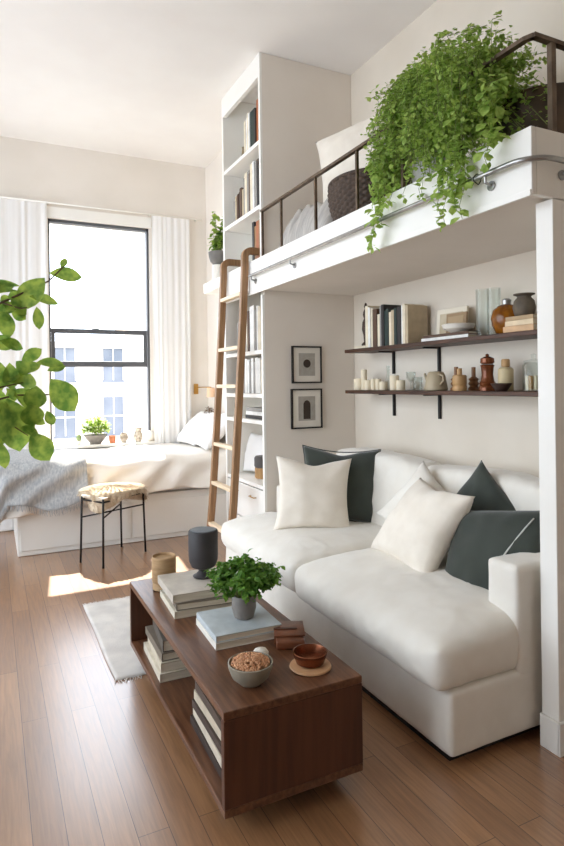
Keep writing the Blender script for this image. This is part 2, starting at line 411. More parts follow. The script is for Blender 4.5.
# ------------------------------------------------------------ wall shelves
def wshelf(z, label):
    t = empty('wall_shelf', (XB-.12, 2.8, z), label=label, cat='shelf', group='alcove wall shelves')
    MB().box(-.12, -1.185, -.024, .1195, .945, 0, .003).build('board', shelf_m, t)
    for y in (.655, .175):
        MB().box(.100, y-.008, -.185, .1185, y+.008, -.0245, .002).box(-.02, y-.007, -.034, .0958, y+.007, -.0245, .002).build('bracket', black_m, t)
SU, SL = 1.645, 1.345
wshelf(SU, 'upper dark wooden wall shelf above the sofa holding books and vases')
wshelf(SL, 'lower dark wooden wall shelf above the sofa holding candles and a pepper mill')
#@@PART2
def at(mb, name, m, root, **k):
    """build a part given in room coordinates under a root that is not rotated"""
    bmesh.ops.translate(mb.b, vec=-root.location, verts=mb.b.verts); return mb.build(name, m, root, **k)
def softat(name, boxes, m, root, **k):
    o = soft(name, boxes, m, root, **k); o.data.transform(Matrix.Translation(-root.location)); return o

# ------------------------------------------------------------ sofa
sofa = empty('sofa', (2.0, 2.78, 0), label='large off-white linen sofa filling the alcove under the loft', cat='sofa')
SY0, SY1 = 1.645, 3.925
softat('base', [(1.462, SY0, .042, 2.575, SY1, .285)], linen_m, sofa, voxel=.016, smooth=5, wr=.002, ws=6)
at(MB().box(1.50, SY0+.05, .0005, 2.55, SY1-.05, .05), 'plinth', black_m, sofa)
softat('backrest', [(2.40, SY0+.01, .25, 2.578, SY1, .70)], linen_m, sofa, smooth=8)
softat('armrest', [(1.80, SY0, .245, 2.50, SY0+.155, .685)], linen_m, sofa, voxel=.013, smooth=6, wr=.002)
softat('armrest', [(1.86, SY1-.15, .245, 2.50, SY1, .66)], linen_m, sofa, voxel=.013, smooth=6, wr=.002)
def crown(x0, x1, y0, y1, amt, zt, side=.02):
    def f(c):
        u = max(-1, min(1, 2*(c.x-x0)/(x1-x0)-1)); v = max(-1, min(1, 2*(c.y-y0)/(y1-y0)-1))
        k = max(0, (c.z-.29)/(zt-.29))
        c.z += amt*k*(1-u**4)*(1-v**4) - .030*k*max(0, -u)**3
        c.x -= .022*max(0, -u)**2*math.sin(PI*max(0, min(1, (c.z-.28)/(zt-.28))))*(1-v**6)
        return c
    return f
# near cushion wraps round the arm, far cushion likewise
softat('seat_cushion', [(1.40, 1.660, .272, 2.42, 2.768, .475), (1.40, 1.640, .272, 1.79, 1.95, .475)], linen_m, sofa, voxel=.015, smooth=60, bulge=crown(1.40, 2.45, 1.65, 2.77, .05, .47), wr=.005, ws=7)
softat('seat_cushion', [(1.415, 2.785, .272, 2.42, 3.76, .468), (1.42, 3.5, .272, 1.84, 3.905, .468)], linen_m, sofa, voxel=.015, smooth=60, bulge=crown(1.40, 2.45, 2.79, 3.92, .04, .47), wr=.005, ws=7)
def tilt(x):
    def f(c):
        c.x += (c.z-.47)*.22; c.z += .03*math.sin(max(0, min(1, (c.y-x)/1.05))*PI)*(c.z > .6); return c
    return f
softat('back_cushion', [(2.16, 1.83, .475, 2.37, 2.778, .90)], linen_m, sofa, voxel=.015, smooth=46, bulge=tilt(1.80), wr=.007, ws=5)
softat('back_cushion', [(2.16, 2.785, .475, 2.37, 3.75, .91)], linen_m, sofa, voxel=.015, smooth=46, bulge=tilt(2.79), wr=.007, ws=5)

# throw pillows (rot: x = lean back, z = facing)
R = math.radians
GP = 'sofa throw pillows'
pillow('throw_pillow', .49, .47, .19, (1.815, 3.27, .700), (R(-14), R(3), R(-24)), linen2_m, 'cream square throw pillow leaning at the far end of the sofa, before a green one', 'pillow', GP, 1, pinch=.13, chop=.06)
pillow('throw_pillow', .52, .50, .18, (2.045, 3.32, .730), (R(-16), R(4), R(-28)), green_m, 'dark green throw pillow behind the cream one at the far end of the sofa', 'pillow', GP, 2, pinch=.12, chop=.05, piping=mat('dark_piping', (24, 34, 33), .8))
pillow('throw_pillow', .52, .47, .20, (1.925, 2.36, .680), (R(-36), R(3), R(-98)), linen2_m, 'large cream throw pillow leaning back on the near sofa cushion', 'pillow', GP, 3, pinch=.12, chop=.03)
pillow('throw_pillow', .43, .42, .15, (2.13, 2.60, .675), (R(-20), R(34), R(-84)), linen_m, 'white throw pillow peeking out behind the large cream one', 'pillow', GP, 4, pinch=.12)
g = pillow('throw_pillow', .50, .46, .18, (1.99, 1.945, .622), (R(-32), R(-9), R(-76)), green_m, 'dark green throw pillow with a pale zip line leaning on the near armrest', 'pillow', GP, 5, pinch=.11)
MB().tube([(.06+.13*t, -.088+.040*t*t, -.10+.26*t) for t in (0, .2, .4, .6, .8, 1)], .0035, 6).build('zip', mat('zip_tape', (205, 205, 198), .6), g, True, label='pale zip line')
pillow('throw_pillow', .44, .42, .13, (2.20, 2.22, .70), (R(-12), R(40), R(-88)), green_m, 'dark green throw pillow whose peak shows behind the one with the zip', 'pillow', GP, 6)

# ------------------------------------------------------------ coffee table
TX0, TX1, TY0, TY1, TZ0, TZ1 = .622, 1.125, 1.70, 3.065, .075, .40
ct = empty('coffee_table', (.87, 2.38, 0), label='low walnut box coffee table open along its long side', cat='coffee table')
th = .026
at(MB().box(TX0, TY0, TZ1-th, TX1, TY1, TZ1, .003), 'tabletop', walnut_m, ct)
walnut_v = mat('walnut_panel', (90, 52, 34), .32, (74, 42, 28), 2.5, .1, 40, stretch=(14, 14, 1))
at(MB().box(TX0, TY0, TZ0+th+.0005, TX1, TY0+th, TZ1-th-.0005, .002), 'end_panel', walnut_v, ct)
at(MB().box(TX0, TY1-th, TZ0+th+.0005, TX1, TY1, TZ1-th-.0005, .002), 'end_panel', walnut_v, ct)
at(MB().box(TX0, TY0, TZ0, TX1, TY1, TZ0+th, .003), 'bottom_shelf', walnut_m, ct)
at(MB().box(TX1-.02, TY0+th+.001, TZ0+th+.001, TX1-.004, TY1-th-.001, TZ1-th-.001), 'back_panel', walnut_v, ct)
for (x, y) in ((TX0+.06, TY0+.14), (TX1-.06, TY0+.14), (TX0+.06, TY1-.26), (TX1-.06, TY1-.26)):
    at(MB().box(x-.02, y-.03, .0005, x+.02, y+.03, TZ0-.0005, .003), 'leg', black_m, ct)

# ------------------------------------------------------------ books
BK = {}
def bookmat(c):
    k = 'book_cover_%d_%d_%d' % c
    return mat(k, c, .6, tuple(max(0, int(v*.93)) for v in c), 18, .1, 60)
page_m = mat('book_pages', (226, 216, 196), .9, (206, 194, 172), 4, .3, 40, stretch=(1, 1, 60))
def book(th_, dp, ht, c, loc=(0, 0, 0), rz=0, lay=False, label='', group=None, name='book', rx=0, rot=None):
    """spine faces -X; thickness along Y, height along Z (standing) or lying flat"""
    t = .0025 if th_ > .012 else .0015
    m = MB()
    m.box(0, 0, 0, t*1.6, th_, ht, .0008); m.box(t*1.4, 0, 0, dp, t, ht); m.box(t*1.4, th_-t, 0, dp, th_, ht)
    if lay:   # lies on its side: thickness -> Z
        m.b.transform(Matrix(((1, 0, 0, 0), (0, 0, 1, 0), (0, 1, 0, 0), (0, 0, 0, 1))))
    o = m.build(name, bookmat(c), None); tag(o, label, 'book', group)
    p = MB().box(t*1.6, t+.0001, .003, dp-.004, th_-t-.0001, ht-.003)
    if lay: p.b.transform(Matrix(((1, 0, 0, 0), (0, 0, 1, 0), (0, 1, 0, 0), (0, 0, 0, 1))))
    p.build('pages', page_m, o)
    o.location = loc
    o.rotation_euler = rot if rot else (rx, 0, rz)
    return o
NUM = ['first', 'second', 'third', 'fourth', 'fifth', 'sixth', 'seventh', 'eighth', 'ninth', 'tenth', 'eleventh', 'twelfth', 'thirteenth', 'fourteenth', 'fifteenth', 'sixteenth']
def cname(c):
    r, g_, b = c; L = (r+g_+b)/3
    if max(c)-min(c) < 26: return 'white' if L > 215 else 'pale grey' if L > 165 else 'grey' if L > 95 else 'charcoal'
    if r > g_ > b: return 'cream' if L > 195 else 'beige' if L > 150 else 'tan' if L > 105 and r-b < 80 else 'rust brown' if r-b > 60 else 'brown'
    if g_ >= r: return 'dark green' if L < 90 else 'sage green'
    return 'muted grey'
def row(y_right, y_left, x, z, specs, where, group, maxd=.20):
    """books left to right = decreasing Y; specs (thickness, height, colour, lean)"""
    y = y_left
    for i, (t, h, c, *ln) in enumerate(specs):
        y -= t
        if y < y_right: break
        book(t-.0012, min(maxd, h*.72), h, c, (x+random.uniform(0, .012), y, z+.001), label='%s %s book, %s from left %s' % ('thick' if t > .036 else 'slim', cname(c), NUM[i], where), group=group)
cW, cCr, cBe, cGr, cDk, cTan, cGn, cBr, cRu = (232, 230, 224), (228, 216, 190), (190, 172, 142), (150, 146, 140), (52, 48, 46), (150, 112, 74), (44, 58, 52), (92, 68, 52), (168, 98, 58)
# wall shelf books: left to right
row(2.99, 3.535, 2.40, SU, [(.036, .30, cCr), (.028, .285, cW), (.03, .275, cCr), (.05, .265, cBr), (.03, .225, cCr), (.022, .28, cGr), (.03, .285, cDk), (.024, .24, cGn), (.028, .25, cGn), (.03, .225, cCr), (.03, .235, cBe), (.028, .245, cGn), (.04, .25, cDk), (.022, .255, cW), (.028, .26, cCr), (.028, .25, cBe)], 'on the upper wall shelf', 'books on the upper wall shelf', .16)
# bookcase rows
X0 = BX0+.045
row(4.035, 4.42, X0, SHZ[0], [(.035, .30, cCr), (.030, .31, cW), (.03, .34, cCr), (.028, .33, cW), (.09, .33, cGn), (.035, .30, cDk), (.05, .37, cRu), (.03, .35, cTan)], 'on the topmost bookcase shelf', 'books on the topmost bookcase shelf')
row(4.035, 4.64, X0, SHZ[1], [(.03, .20, cGr), (.03, .23, cBe), (.035, .24, cBr), (.03, .25, cDk), (.04, .27, cBr), (.035, .25, cBe), (.03, .33, cGr), (.045, .36, cCr), (.045, .36, cGr), (.03, .33, cBr), (.04, .39, cCr), (.035, .40, cW), (.04, .38, cGr), (.04, .39, cDk)], 'on second bookcase shelf from the top', 'books on the second bookcase shelf')
row(4.035, 4.27, X0, SHZ[2], [(.04, .34, cDk), (.035, .30, cTan), (.05, .33, cRu), (.05, .33, cTan), (.04, .31, cBr)], 'on the bookcase shelf at loft level', 'books on the loft level bookcase shelf')
row(4.035, 4.62, X0, SHZ[3], [(.04, .26, cGr), (.035, .24, cDk), (.03, .27, cBe), (.05, .30, cW), (.04, .24, cGr), (.03, .29, cCr), (.035, .33, cBr), (.06, .36, cW), (.05, .36, cW), (.03, .33, cGr), (.045, .35, cW), (.05, .34, cCr)], 'on the first bookcase shelf under the loft', 'books on the first shelf under the loft')
row(4.035, 4.62, X0, SHZ[4], [(.04, .24, cDk), (.04, .25, cGr), (.03, .27, cBe), (.05, .26, cGr), (.04, .28, cW), (.05, .27, cW), (.035, .26, cGr), (.045, .28, cW), (.04, .25, cGr), (.05, .28, cW), (.05, .27, cW), (.05, .26, cCr)], 'on the second bookcase shelf under the loft', 'books on the second shelf under the loft')
for i, (c, L) in enumerate(((cDk, .26), (cW, .24), (cGr, .22))):
    book(.028, .21, L+.08, c, (X0, 4.10+.01*i, SHZ[5]+.0012+.0295*i), lay=True, label='%s book, %s in the pile on the low bookcase shelf' % (cname(c), ('lowest', 'middle', 'topmost')[i]), group='pile on the low bookcase shelf')

# coffee table books
def flat(x, y, z, L, D, T, c, deg, label, group):
    return book(T, D, L, c, (x, y, z+.0008), rz=R(deg), lay=True, label=label, group=group)
pile1 = 'book pile at the far end of the coffee table'
zt = TZ1
flat(.690, 2.475, zt, .30, .34, .030, (216, 206, 186), -3, 'cream book, lowest of the pile at the far end of the coffee table', pile1)
flat(.700, 2.480, zt+.0315, .29, .32, .028, (122, 110, 96), -6, 'speckled brown book, middle of the pile at the far end of the coffee table', pile1)
flat(.688, 2.490, zt+.061, .30, .33, .036, (196, 186, 172), -2, 'large beige book, topmost of the pile at the far end of the coffee table', pile1)
pile2 = 'book pile under the potted herb'
flat(.745, 2.110, zt, .27, .275, .026, (226, 220, 208), -2, 'white book under the pale blue grey one beneath the potted herb', pile2)
flat(.747, 2.112, zt+.0275, .265, .27, .024, (190, 196, 198), -2, 'pale blue grey book directly under the potted herb', pile2)
# books inside the table
zi = TZ0+th
grp = 'flat pile inside the near half of the coffee table'
cols = [(60, 48, 42), (206, 194, 174), (74, 60, 52), (196, 182, 160), (84, 70, 60), (110, 92, 78)]
for i, c in enumerate(cols):
    T = (.030, .034, .028, .036, .034, .036)[i]
    flat(.650+random.uniform(-.002, .012)+.006*i, 1.765+.008*i, zi+sum((.030, .034, .028, .036, .034, .036)[:i])+i*.0012, (.44-.012*i), .23, T, c, random.uniform(-2.5, 0), '%s book, %s in the pile inside the near half of the coffee table' % (cname(c), ('lowest', 'second from bottom', 'third from bottom', 'third from top', 'second from top', 'topmost')[i]), grp)
grp = 'pile inside the far half of the coffee table'
for i, (c, T) in enumerate((((214, 204, 184), .036), ((204, 192, 170), .040), ((122, 110, 96), .034), ((92, 84, 76), .05))):
    flat(.645+.008*i, 2.56+.012*i, zi+sum((.036, .040, .034, .05)[:i])+i*.0012, .36-.012*i, .24, T, c, (-2, -4, -1, -6)[i], '%s book, %s in the pile inside the far half of the coffee table' % (cname(c), ('lowest', 'second from bottom', 'third from bottom', 'topmost')[i]), grp)
#@@PART3
# ------------------------------------------------------------ rug
rugm = mat('rug_wool', (226, 220, 212), .98, (206, 200, 194), 7, .8, 220, bdist=.006)
b = MB(); nx, ny = 40, 46; G = {}
for k, zz in ((0, .010), (1, .001)):
    for i in range(nx+1):
        for j in range(ny+1):
            x = .51+.86*i/nx; y = 2.87+1.08*j/ny
            x += .012*noise.noise(Vector((y*3, 1, 2))) ; y += .012*noise.noise(Vector((x*3, 5, 2)))
            G[k, i, j] = b.b.verts.new((x, y, zz + (.003*noise.noise(Vector((x*9, y*9, 0))) if k == 0 else 0)))
for i in range(nx):
    for j in range(ny):
        b.b.faces.new([G[0, i, j], G[0, i+1, j], G[0, i+1, j+1], G[0, i, j+1]]); b.b.faces.new([G[1, i, j], G[1, i, j+1], G[1, i+1, j+1], G[1, i+1, j]])
for i in range(nx):
    for j0 in (0, ny): b.b.faces.new([G[0, i, j0], G[1, i, j0], G[1, i+1, j0], G[0, i+1, j0]])
for j in range(ny):
    for i0 in (0, nx): b.b.faces.new([G[0, i0, j], G[0, i0, j+1], G[1, i0, j+1], G[1, i0, j]])
rug = b.build('rug', rugm, None, True); tag(rug, 'small off-white wool rug on the floor behind the coffee table', 'rug')
b = MB()
for i in range(90):
    for y0, dy in ((2.87, -1), (3.95, 1)):
        x = .512+.856*i/89+random.uniform(-.003, .003)
        if random.random() < .9: b.tube([(x, y0, .006), (x+random.uniform(-.008, .008), y0+dy*.018, .005), (x+random.uniform(-.012, .012), y0+dy*.034, .0035)], [.002, .0018, .001], 4)
b.build('fringe', rugm, rug)

# ------------------------------------------------------------ bed
bed = empty('bed', (1.15, 5.85, 0), label='low white storage bed with pale linen pushed under the window', cat='bed')
at(MB().box(.18, 5.33, .002, 2.195, 6.34, .42, .006), 'bed_base', white_m, bed)
at(MB().box(.20, 5.318, .045, 1.10, 5.3295, .36, .004), 'drawer_front', white_m, bed)
at(MB().box(1.115, 5.318, .045, 2.185, 5.3295, .36, .004), 'drawer_front', white_m, bed)
softat('mattress', [(.16, 5.33, .425, 2.185, 6.32, .72)], pil_m, bed, voxel=.03, smooth=4, wr=0)
DX0, DY0, DTOP, DR = .10, 5.36, .755, .09
def drape(x, y, off=0, top=DTOP, wv=1):
    ox = max(0, DX0-x); oy = max(0, DY0-y); d = math.hypot(ox, oy)
    z = top + off + .018*noise.noise(Vector((x*2.6, y*2.6, 0))) + .010*noise.noise(Vector((x*7, y*5, 3)))
    z += .03*max(0, 1-abs(y-5.9)/.6)*.6
    if d < 1e-6: return Vector((x, y, z))
    ux, uy = -ox/d, -oy/d
    qx, qy = max(x, DX0), max(y, DY0)
    r = DR + off; lim = r*PI/2
    if d < lim: hx = r*math.sin(d/r); dz = r*(1-math.cos(d/r))
    else: hx = r + .10*(d-lim); dz = r + (d-lim)
    s_ = x*1.0 - y*1.3
    fold = min(1, dz/.15)*(.022*math.sin(s_*17+3*noise.noise(Vector((x*2, y*2, 7)))) + .02*noise.noise(Vector((x*5, y*5, z))))*wv
    hx += fold
    return Vector((qx+ux*hx, qy+uy*hx, z-dz))
def cloth(name, x0, x1, y0f, y1, m, nx, ny, off=0, th=.012, parent=None, seed=0, wv=1):
    """y0f(x) gives the front overhang limit"""
    b_ = bmesh.new(); V = [[None]*(ny+1) for _ in range(nx+1)]
    for i in range(nx+1):
        u = i/nx; x = x0(0)+(x1-x0(0))*u if callable(x0) else x0+(x1-x0)*u
        for j in range(ny+1):
            y = y0f(x)+(y1-y0f(x))*j/ny
            V[i][j] = b_.verts.new(drape(x, y, off, wv=wv))
    for i in range(nx):
        for j in range(ny): b_.faces.new((V[i][j], V[i+1][j], V[i+1][j+1], V[i][j+1]))
    me = bpy.data.meshes.new(name); b_.to_mesh(me); b_.free()
    o = link(name, me, m, parent, True)
    sm = o.modifiers.new('thick', 'SOLIDIFY'); sm.thickness = th; sm.offset = -1
    return o
dv = cloth('duvet', -.36, 2.17, lambda x: DY0-.36-.10*max(0, min(1, (1.0-x)/1.0))-.02*math.sin(x*7), 6.30, bed_m, 150, 84, off=.0)
tag(dv, 'rumpled off-white duvet spread over the bed and hanging over its front', 'duvet')
th_ = cloth('throw_blanket', -.28, .72, lambda x: DY0-.46+.03*math.sin(x*11), 5.98, throw_m, 150, 90, off=.05, th=.012)
tag(th_, 'grey blue knitted throw blanket folded over the foot of the bed', 'blanket')
b = MB()
for k in range(70):
    x = -.2+.9*k/69; p = drape(x, DY0-.455+.03*math.sin(x*11), .05)
    b.tube([p+Vector((0, -.002, 0)), p+Vector((random.uniform(-.006, .006), -.012, -.03)), p+Vector((random.uniform(-.012, .012), -.012, -.055))], [.003, .0025, .0012], 4)
b.build('fringe', throw_m, th_)
pillow('bed_pillow', .50, .44, .18, (1.965, 6.04, .945), (R(-44), 0, R(-86)), pil_m, 'white bed pillow at the head of the bed, nearer the window', 'pillow', 'bed pillows', 8, pinch=.04)
pillow('bed_pillow', .50, .44, .18, (1.985, 5.60, .945), (R(-46), 0, R(-94)), pil_m, 'white bed pillow at the head of the bed, nearer the ladder', 'pillow', 'bed pillows', 9, pinch=.04)

# ------------------------------------------------------------ curtains
rod = empty('curtain_rod', (1.03, YW-.07, 3.235), label='thin white curtain rod above the window', cat='curtain rod')
MB().tube([(-1.05, 0, 0), (1.10, 0, 0)], .008, 12).build('rod', white_m, rod, True)
for x in (-.98, -.50, .52, 1.04): MB().tube([(x, 0, 0), (x, .069, 0)], .006, 8).build('bracket', white_m, rod, True)
def curtain(x0, x1, label):
    b_ = MB(); nx, nz = 150, 24; V = [[None]*(nz+1) for _ in range(nx+1)]
    for i in range(nx+1):
        u = i/nx
        for j in range(nz+1):
            v = j/nz; z = 3.225-(3.225-.02)*v
            a = .014*(.5+.5*v)
            y = YW-.07 + a*(math.sin(u*2*PI*6+5*noise.noise(Vector((u*3, v*.5, x0))))*.6+1.1*noise.noise(Vector((u*11, v*.6, x0*3)))) + .004*noise.noise(Vector((u*12, v*3, 4)))
            V[i][j] = b_.b.verts.new((x0+(x1-x0)*u+.006*noise.noise(Vector((u*6, v*4, 9))), y, z))
    for i in range(nx):
        for j in range(nz): b_.b.faces.new((V[i][j], V[i+1][j], V[i+1][j+1], V[i][j+1]))
    o = b_.build('curtain', sheer_m, None, True); return tag(o, label, 'curtain', 'sheer window curtains')
curtain(-.05, .515, 'sheer white curtain hanging left of the window')
curtain(1.565, 1.985, 'sheer white curtain hanging right of the window')

# ------------------------------------------------------------ things on the window sill
sy = YW-.005; sz = wz0+.0008
pot_grey = mat('grey_stoneware', (120, 116, 110), .7, (104, 100, 95), 12, .3, 80)
white_cer = mat('white_ceramic', (226, 220, 208), .4, (218, 210, 198), 8, .05, 60)
def leafball(mb, c, rx, ry, rz, n, L, Wd, seed=0, up=.35, shape=.5, low=-.2, fold=.25):
    rd = random.Random(seed)
    for _ in range(n):
        while True:
            v = Vector((rd.uniform(-1, 1), rd.uniform(-1, 1), rd.uniform(low, 1)))
            if .12 < v.length < 1: break
        v *= .75+.25*rd.random()
        p = Vector(c)+Vector((v.x*rx, v.y*ry, v.z*rz))
        d = Vector((v.x+rd.uniform(-.6, .6), v.y+rd.uniform(-.6, .6), v.z*.5+up+rd.uniform(-.6, .5)))
        s_ = rd.uniform(.65, 1.25)
        mb.leaf(p, d, (rd.uniform(-.4, .4), rd.uniform(-.4, .4), 1), L*s_, Wd*s_, fold, .3, 3, shape)
sp = empty('potted_plant', (.965, sy, sz), label='bushy light green plant in a tapered grey pot on the window sill', cat='plant')
MB().lathe([(.056, 0), (.060, .004), (.115, .085), (.122, .095), (.116, .099), (.106, .093), (.10, .082), (0.0001, .082)], n=28).build('pot', pot_grey, sp, 40)
b = MB(); leafball(b, (0, 0, .13), .15, .10, .15, 560, .04, .024, 3, low=-.1); b.build('foliage', pale_leaf, sp, recalc=False)
b = MB()
for k in range(14):
    a = k*2.4; b.tube([(0.02*math.cos(a), .02*math.sin(a), .08), (.07*math.cos(a), .05*math.sin(a), .2)], .002, 5)
b.build('stems', stem_m, sp)
def lath(name, prof, m, loc, label, cat, group=None, n=28, sm=40, sy_=1):
    o = MB().lathe(prof, n=n, sy=sy_).build(name, m, None, sm); o.location = loc; return tag(o, label, cat, group)
succ = empty('succulent', (.80, sy, sz), label='small cactus in a pale cup at the left end of the window sill', cat='plant')
MB().lathe([(.022, 0), (.028, .04), (.025, .042), (.0001, .038)], n=20).build('pot', white_cer, succ, 40)
MB().lathe([(.018, .038), (.026, .06), (.022, .09), (.008, .105), (.0001, .107)], n=20, fn=lambda r, z, a: r*(1+.12*math.sin(a*8))).build('cactus', mat('cactus_green', (120, 138, 92), .7), succ, True)
lath('candle_jar', [(.030, 0), (.034, .004), (.034, .075), (.030, .078), (.028, .06), (.0001, .058)], mat('terracotta', (190, 120, 84), .7, (170, 100, 70), 20, .1, 60), (1.135, sy, sz), 'terracotta cup beside the bushy plant on the window sill', 'cup')
lath('glass_vase', [(.028, 0), (.030, .004), (.045, .04), (.042, .075), (.030, .095), (.034, .10), (.031, .10), (.027, .094), (.0001, .09)], mat('smoked_glass', (150, 140, 126), .2, trans=.4), (1.255, sy, sz), 'rounded smoky vase on the window sill right of the terracotta cup', 'vase')
lath('ceramic_vase', [(.034, 0), (.040, .01), (.050, .06), (.040, .095), (.030, .115), (.046, .15), (.043, .15), (.028, .118), (.0001, .11)], mat('speckled_ceramic', (196, 186, 170), .6, (120, 112, 100), 40), (1.405, sy, sz), 'tall speckled vase with flared rim on the window sill', 'vase')
lath('ceramic_orb', [(.02, 0), (.045, .015), (.060, .05), (.052, .09), (.020, .112), (.012, .115), (.0001, .112)], white_cer, (1.53, YW-.02, .80), 'pale round ceramic orb at the right end of the window sill', 'ornament')

# ------------------------------------------------------------ stool
st = empty('stool', (.885, 4.98, 0), R(0), label='black metal stool with a slatted pale seat standing by the bed', cat='stool')
feet = [(.62, 4.93), (.755, 4.69), (1.150, 4.99), (1.0, 5.24)]
SC = (.885, 4.965)
for i, (x, y) in enumerate(feet):
    b = MB(); b.tube([(x, y, .001), (x+(SC[0]-x)*.06, y+(SC[1]-y)*.06, .525)], .0085, 8); at(b, 'leg', black_m, st, smooth=True)
def tp(i, z): x, y = feet[i]; k = .06*z/.525; return (x+(SC[0]-x)*k, y+(SC[1]-y)*k, z)
b = MB()
for i in range(4): b.tube([tp(i, .50), tp((i+1) % 4, .50)], .007, 8)
b.tube([tp(0, .36), tp(2, .40)], .006, 8).tube([tp(1, .38), tp(3, .38)], .006, 8)
at(b, 'crossbars', black_m, st, smooth=True)
b = MB(); n0 = Vector(tp(0, 0)); n1 = Vector(tp(1, 0)); n2 = Vector(tp(2, 0)); n3 = Vector(tp(3, 0))
for k in range(7):
    t = (k+.5)/7
    a = n0.lerp(n3, t); c = n1.lerp(n2, t); a.z = c.z = .527
    b.tube([a, c], .01, sec=[(-.020, -.008), (.020, -.008), (.020, .008), (-.020, .008)])
at(b, 'seat', mat('pale_seat_wood', (214, 200, 180), .6, (200, 184, 162), 8), st)
fur_m = mat('sheepskin', (214, 198, 172), .98, (176, 152, 122), 16, .5, 160, sheen=.3)
b = MB(); rd = random.Random(5); N = 40; V = []
def fz(x, y):
    r = math.hypot(x/.27, y/.25); h = .045*(1-min(1, r)**2)**.5 if r < 1 else 0
    return .5415 + h + .008*noise.noise(Vector((x*20, y*20, 1)))
for i in range(N):
    for rr in (.0,):
        pass
prof_n = 14; rings = []
for k in range(prof_n+1):
    ring = []
    for i in range(N):
        a = 2*PI*i/N; rm = .245*(1+.10*math.sin(3*a+1)+.06*math.sin(5*a))
        t = k/prof_n
        if t <= .75: r = rm*(t/.75)+.0005; z = fz(r*math.cos(a)*.98, r*math.sin(a)*.9)
        else: r = rm*(1+.04*(t-.75)/.25); z = fz(rm*math.cos(a)*.98, rm*math.sin(a)*.9)-(t-.75)/.25*.085*(1+.6*math.sin(2*a))
        ring.append(b.b.verts.new((SC[0]+r*math.cos(a), SC[1]+r*math.sin(a)*.85, z)))
    rings.append(ring)
for k in range(prof_n):
    for i in range(N): b.b.faces.new((rings[k][i], rings[k][(i+1) % N], rings[k+1][(i+1) % N], rings[k+1][i]))
b.b.normal_update()
fcs = [f for f in b.b.faces]
pts = []
for f in fcs:
    c = f.calc_center_median(); n = f.normal if f.normal.z > -.2 else -f.normal
    for q in range(7):
        w_ = [rd.random() for _ in f.verts]; sm_ = sum(w_); p = sum((v.co*w__/sm_ for v, w__ in zip(f.verts, w_)), Vector())
        out = Vector((c.x-SC[0], c.y-SC[1], 0)); out = out.normalized() if out.length > .01 else Vector((1, 0, 0))
        d = (n*.8+out*.9+Vector((rd.uniform(-.5, .5), rd.uniform(-.5, .5), rd.uniform(-.5, .2)))).normalized()
        pts.append((p, d, rd.uniform(.02, .038)))
for p, d, L in pts:
    sd2 = d.orthogonal().normalized()*.0022; sd3 = d.cross(sd2).normalized()*.0022
    tip = b.b.verts.new(p+d*L+Vector((0, 0, -L*.35))); q0 = b.b.verts.new(p+sd2); q1 = b.b.verts.new(p-sd2*.5+sd3); q2 = b.b.verts.new(p-sd2*.5-sd3)
    for tri in ((q0, q1, tip), (q1, q2, tip), (q2, q0, tip)): b.b.faces.new(tri)
o = b.build('sheepskin', fur_m, None, True, recalc=False); tag(o, 'shaggy cream sheepskin thrown over the stool seat', 'sheepskin')

# ------------------------------------------------------------ ladder
ld = empty('ladder', (1.6, 4.38, 0), label='leaning wooden library ladder hooked onto the loft edge', cat='ladder')
sec = [(-.017, -.026), (.017, -.026), (.020, -.022), (.020, .022), (.017, .026), (-.017, .026), (-.020, .022), (-.020, -.022)]
def railp(y, xf):
    p = [(xf, y, .002), (xf+.05, y, .5), (xf+.10, y, 1.2), (xf+.145, y, 1.9), (xf+.165, y, 2.28)]
    cx, cz, rr = p[-1][0]+.055, 2.36, .055
    for k in range(1, 9):
        a = PI - k*PI/2/8; p.append((cx+rr*math.cos(a), y, cz+rr*math.sin(a)))
    p += [(cx+.10, y, cz+rr), (cx+.115, y, cz+rr-.002)]
    return p
XF = 1.572
RY = (4.155, 4.615)
for y in RY:
    b = MB(); b.tube(railp(y, XF), .02, sec=sec); at(b, 'rail', oak_m, ld, smooth=30)
def rx(z):
    P = railp(0, XF)
    for a, c in zip(P, P[1:]):
        if a[2] <= z <= c[2]: return a[0]+(c[0]-a[0])*(z-a[2])/(c[2]-a[2])
for z in (.27, .60, .915, 1.385, 1.68, 2.09):
    b = MB(); x = rx(z); b.box(x-.028, RY[0]+.0205, z-.014, x+.020, RY[1]-.0205, z+.014, .004); at(b, 'rung', rung_m, ld)

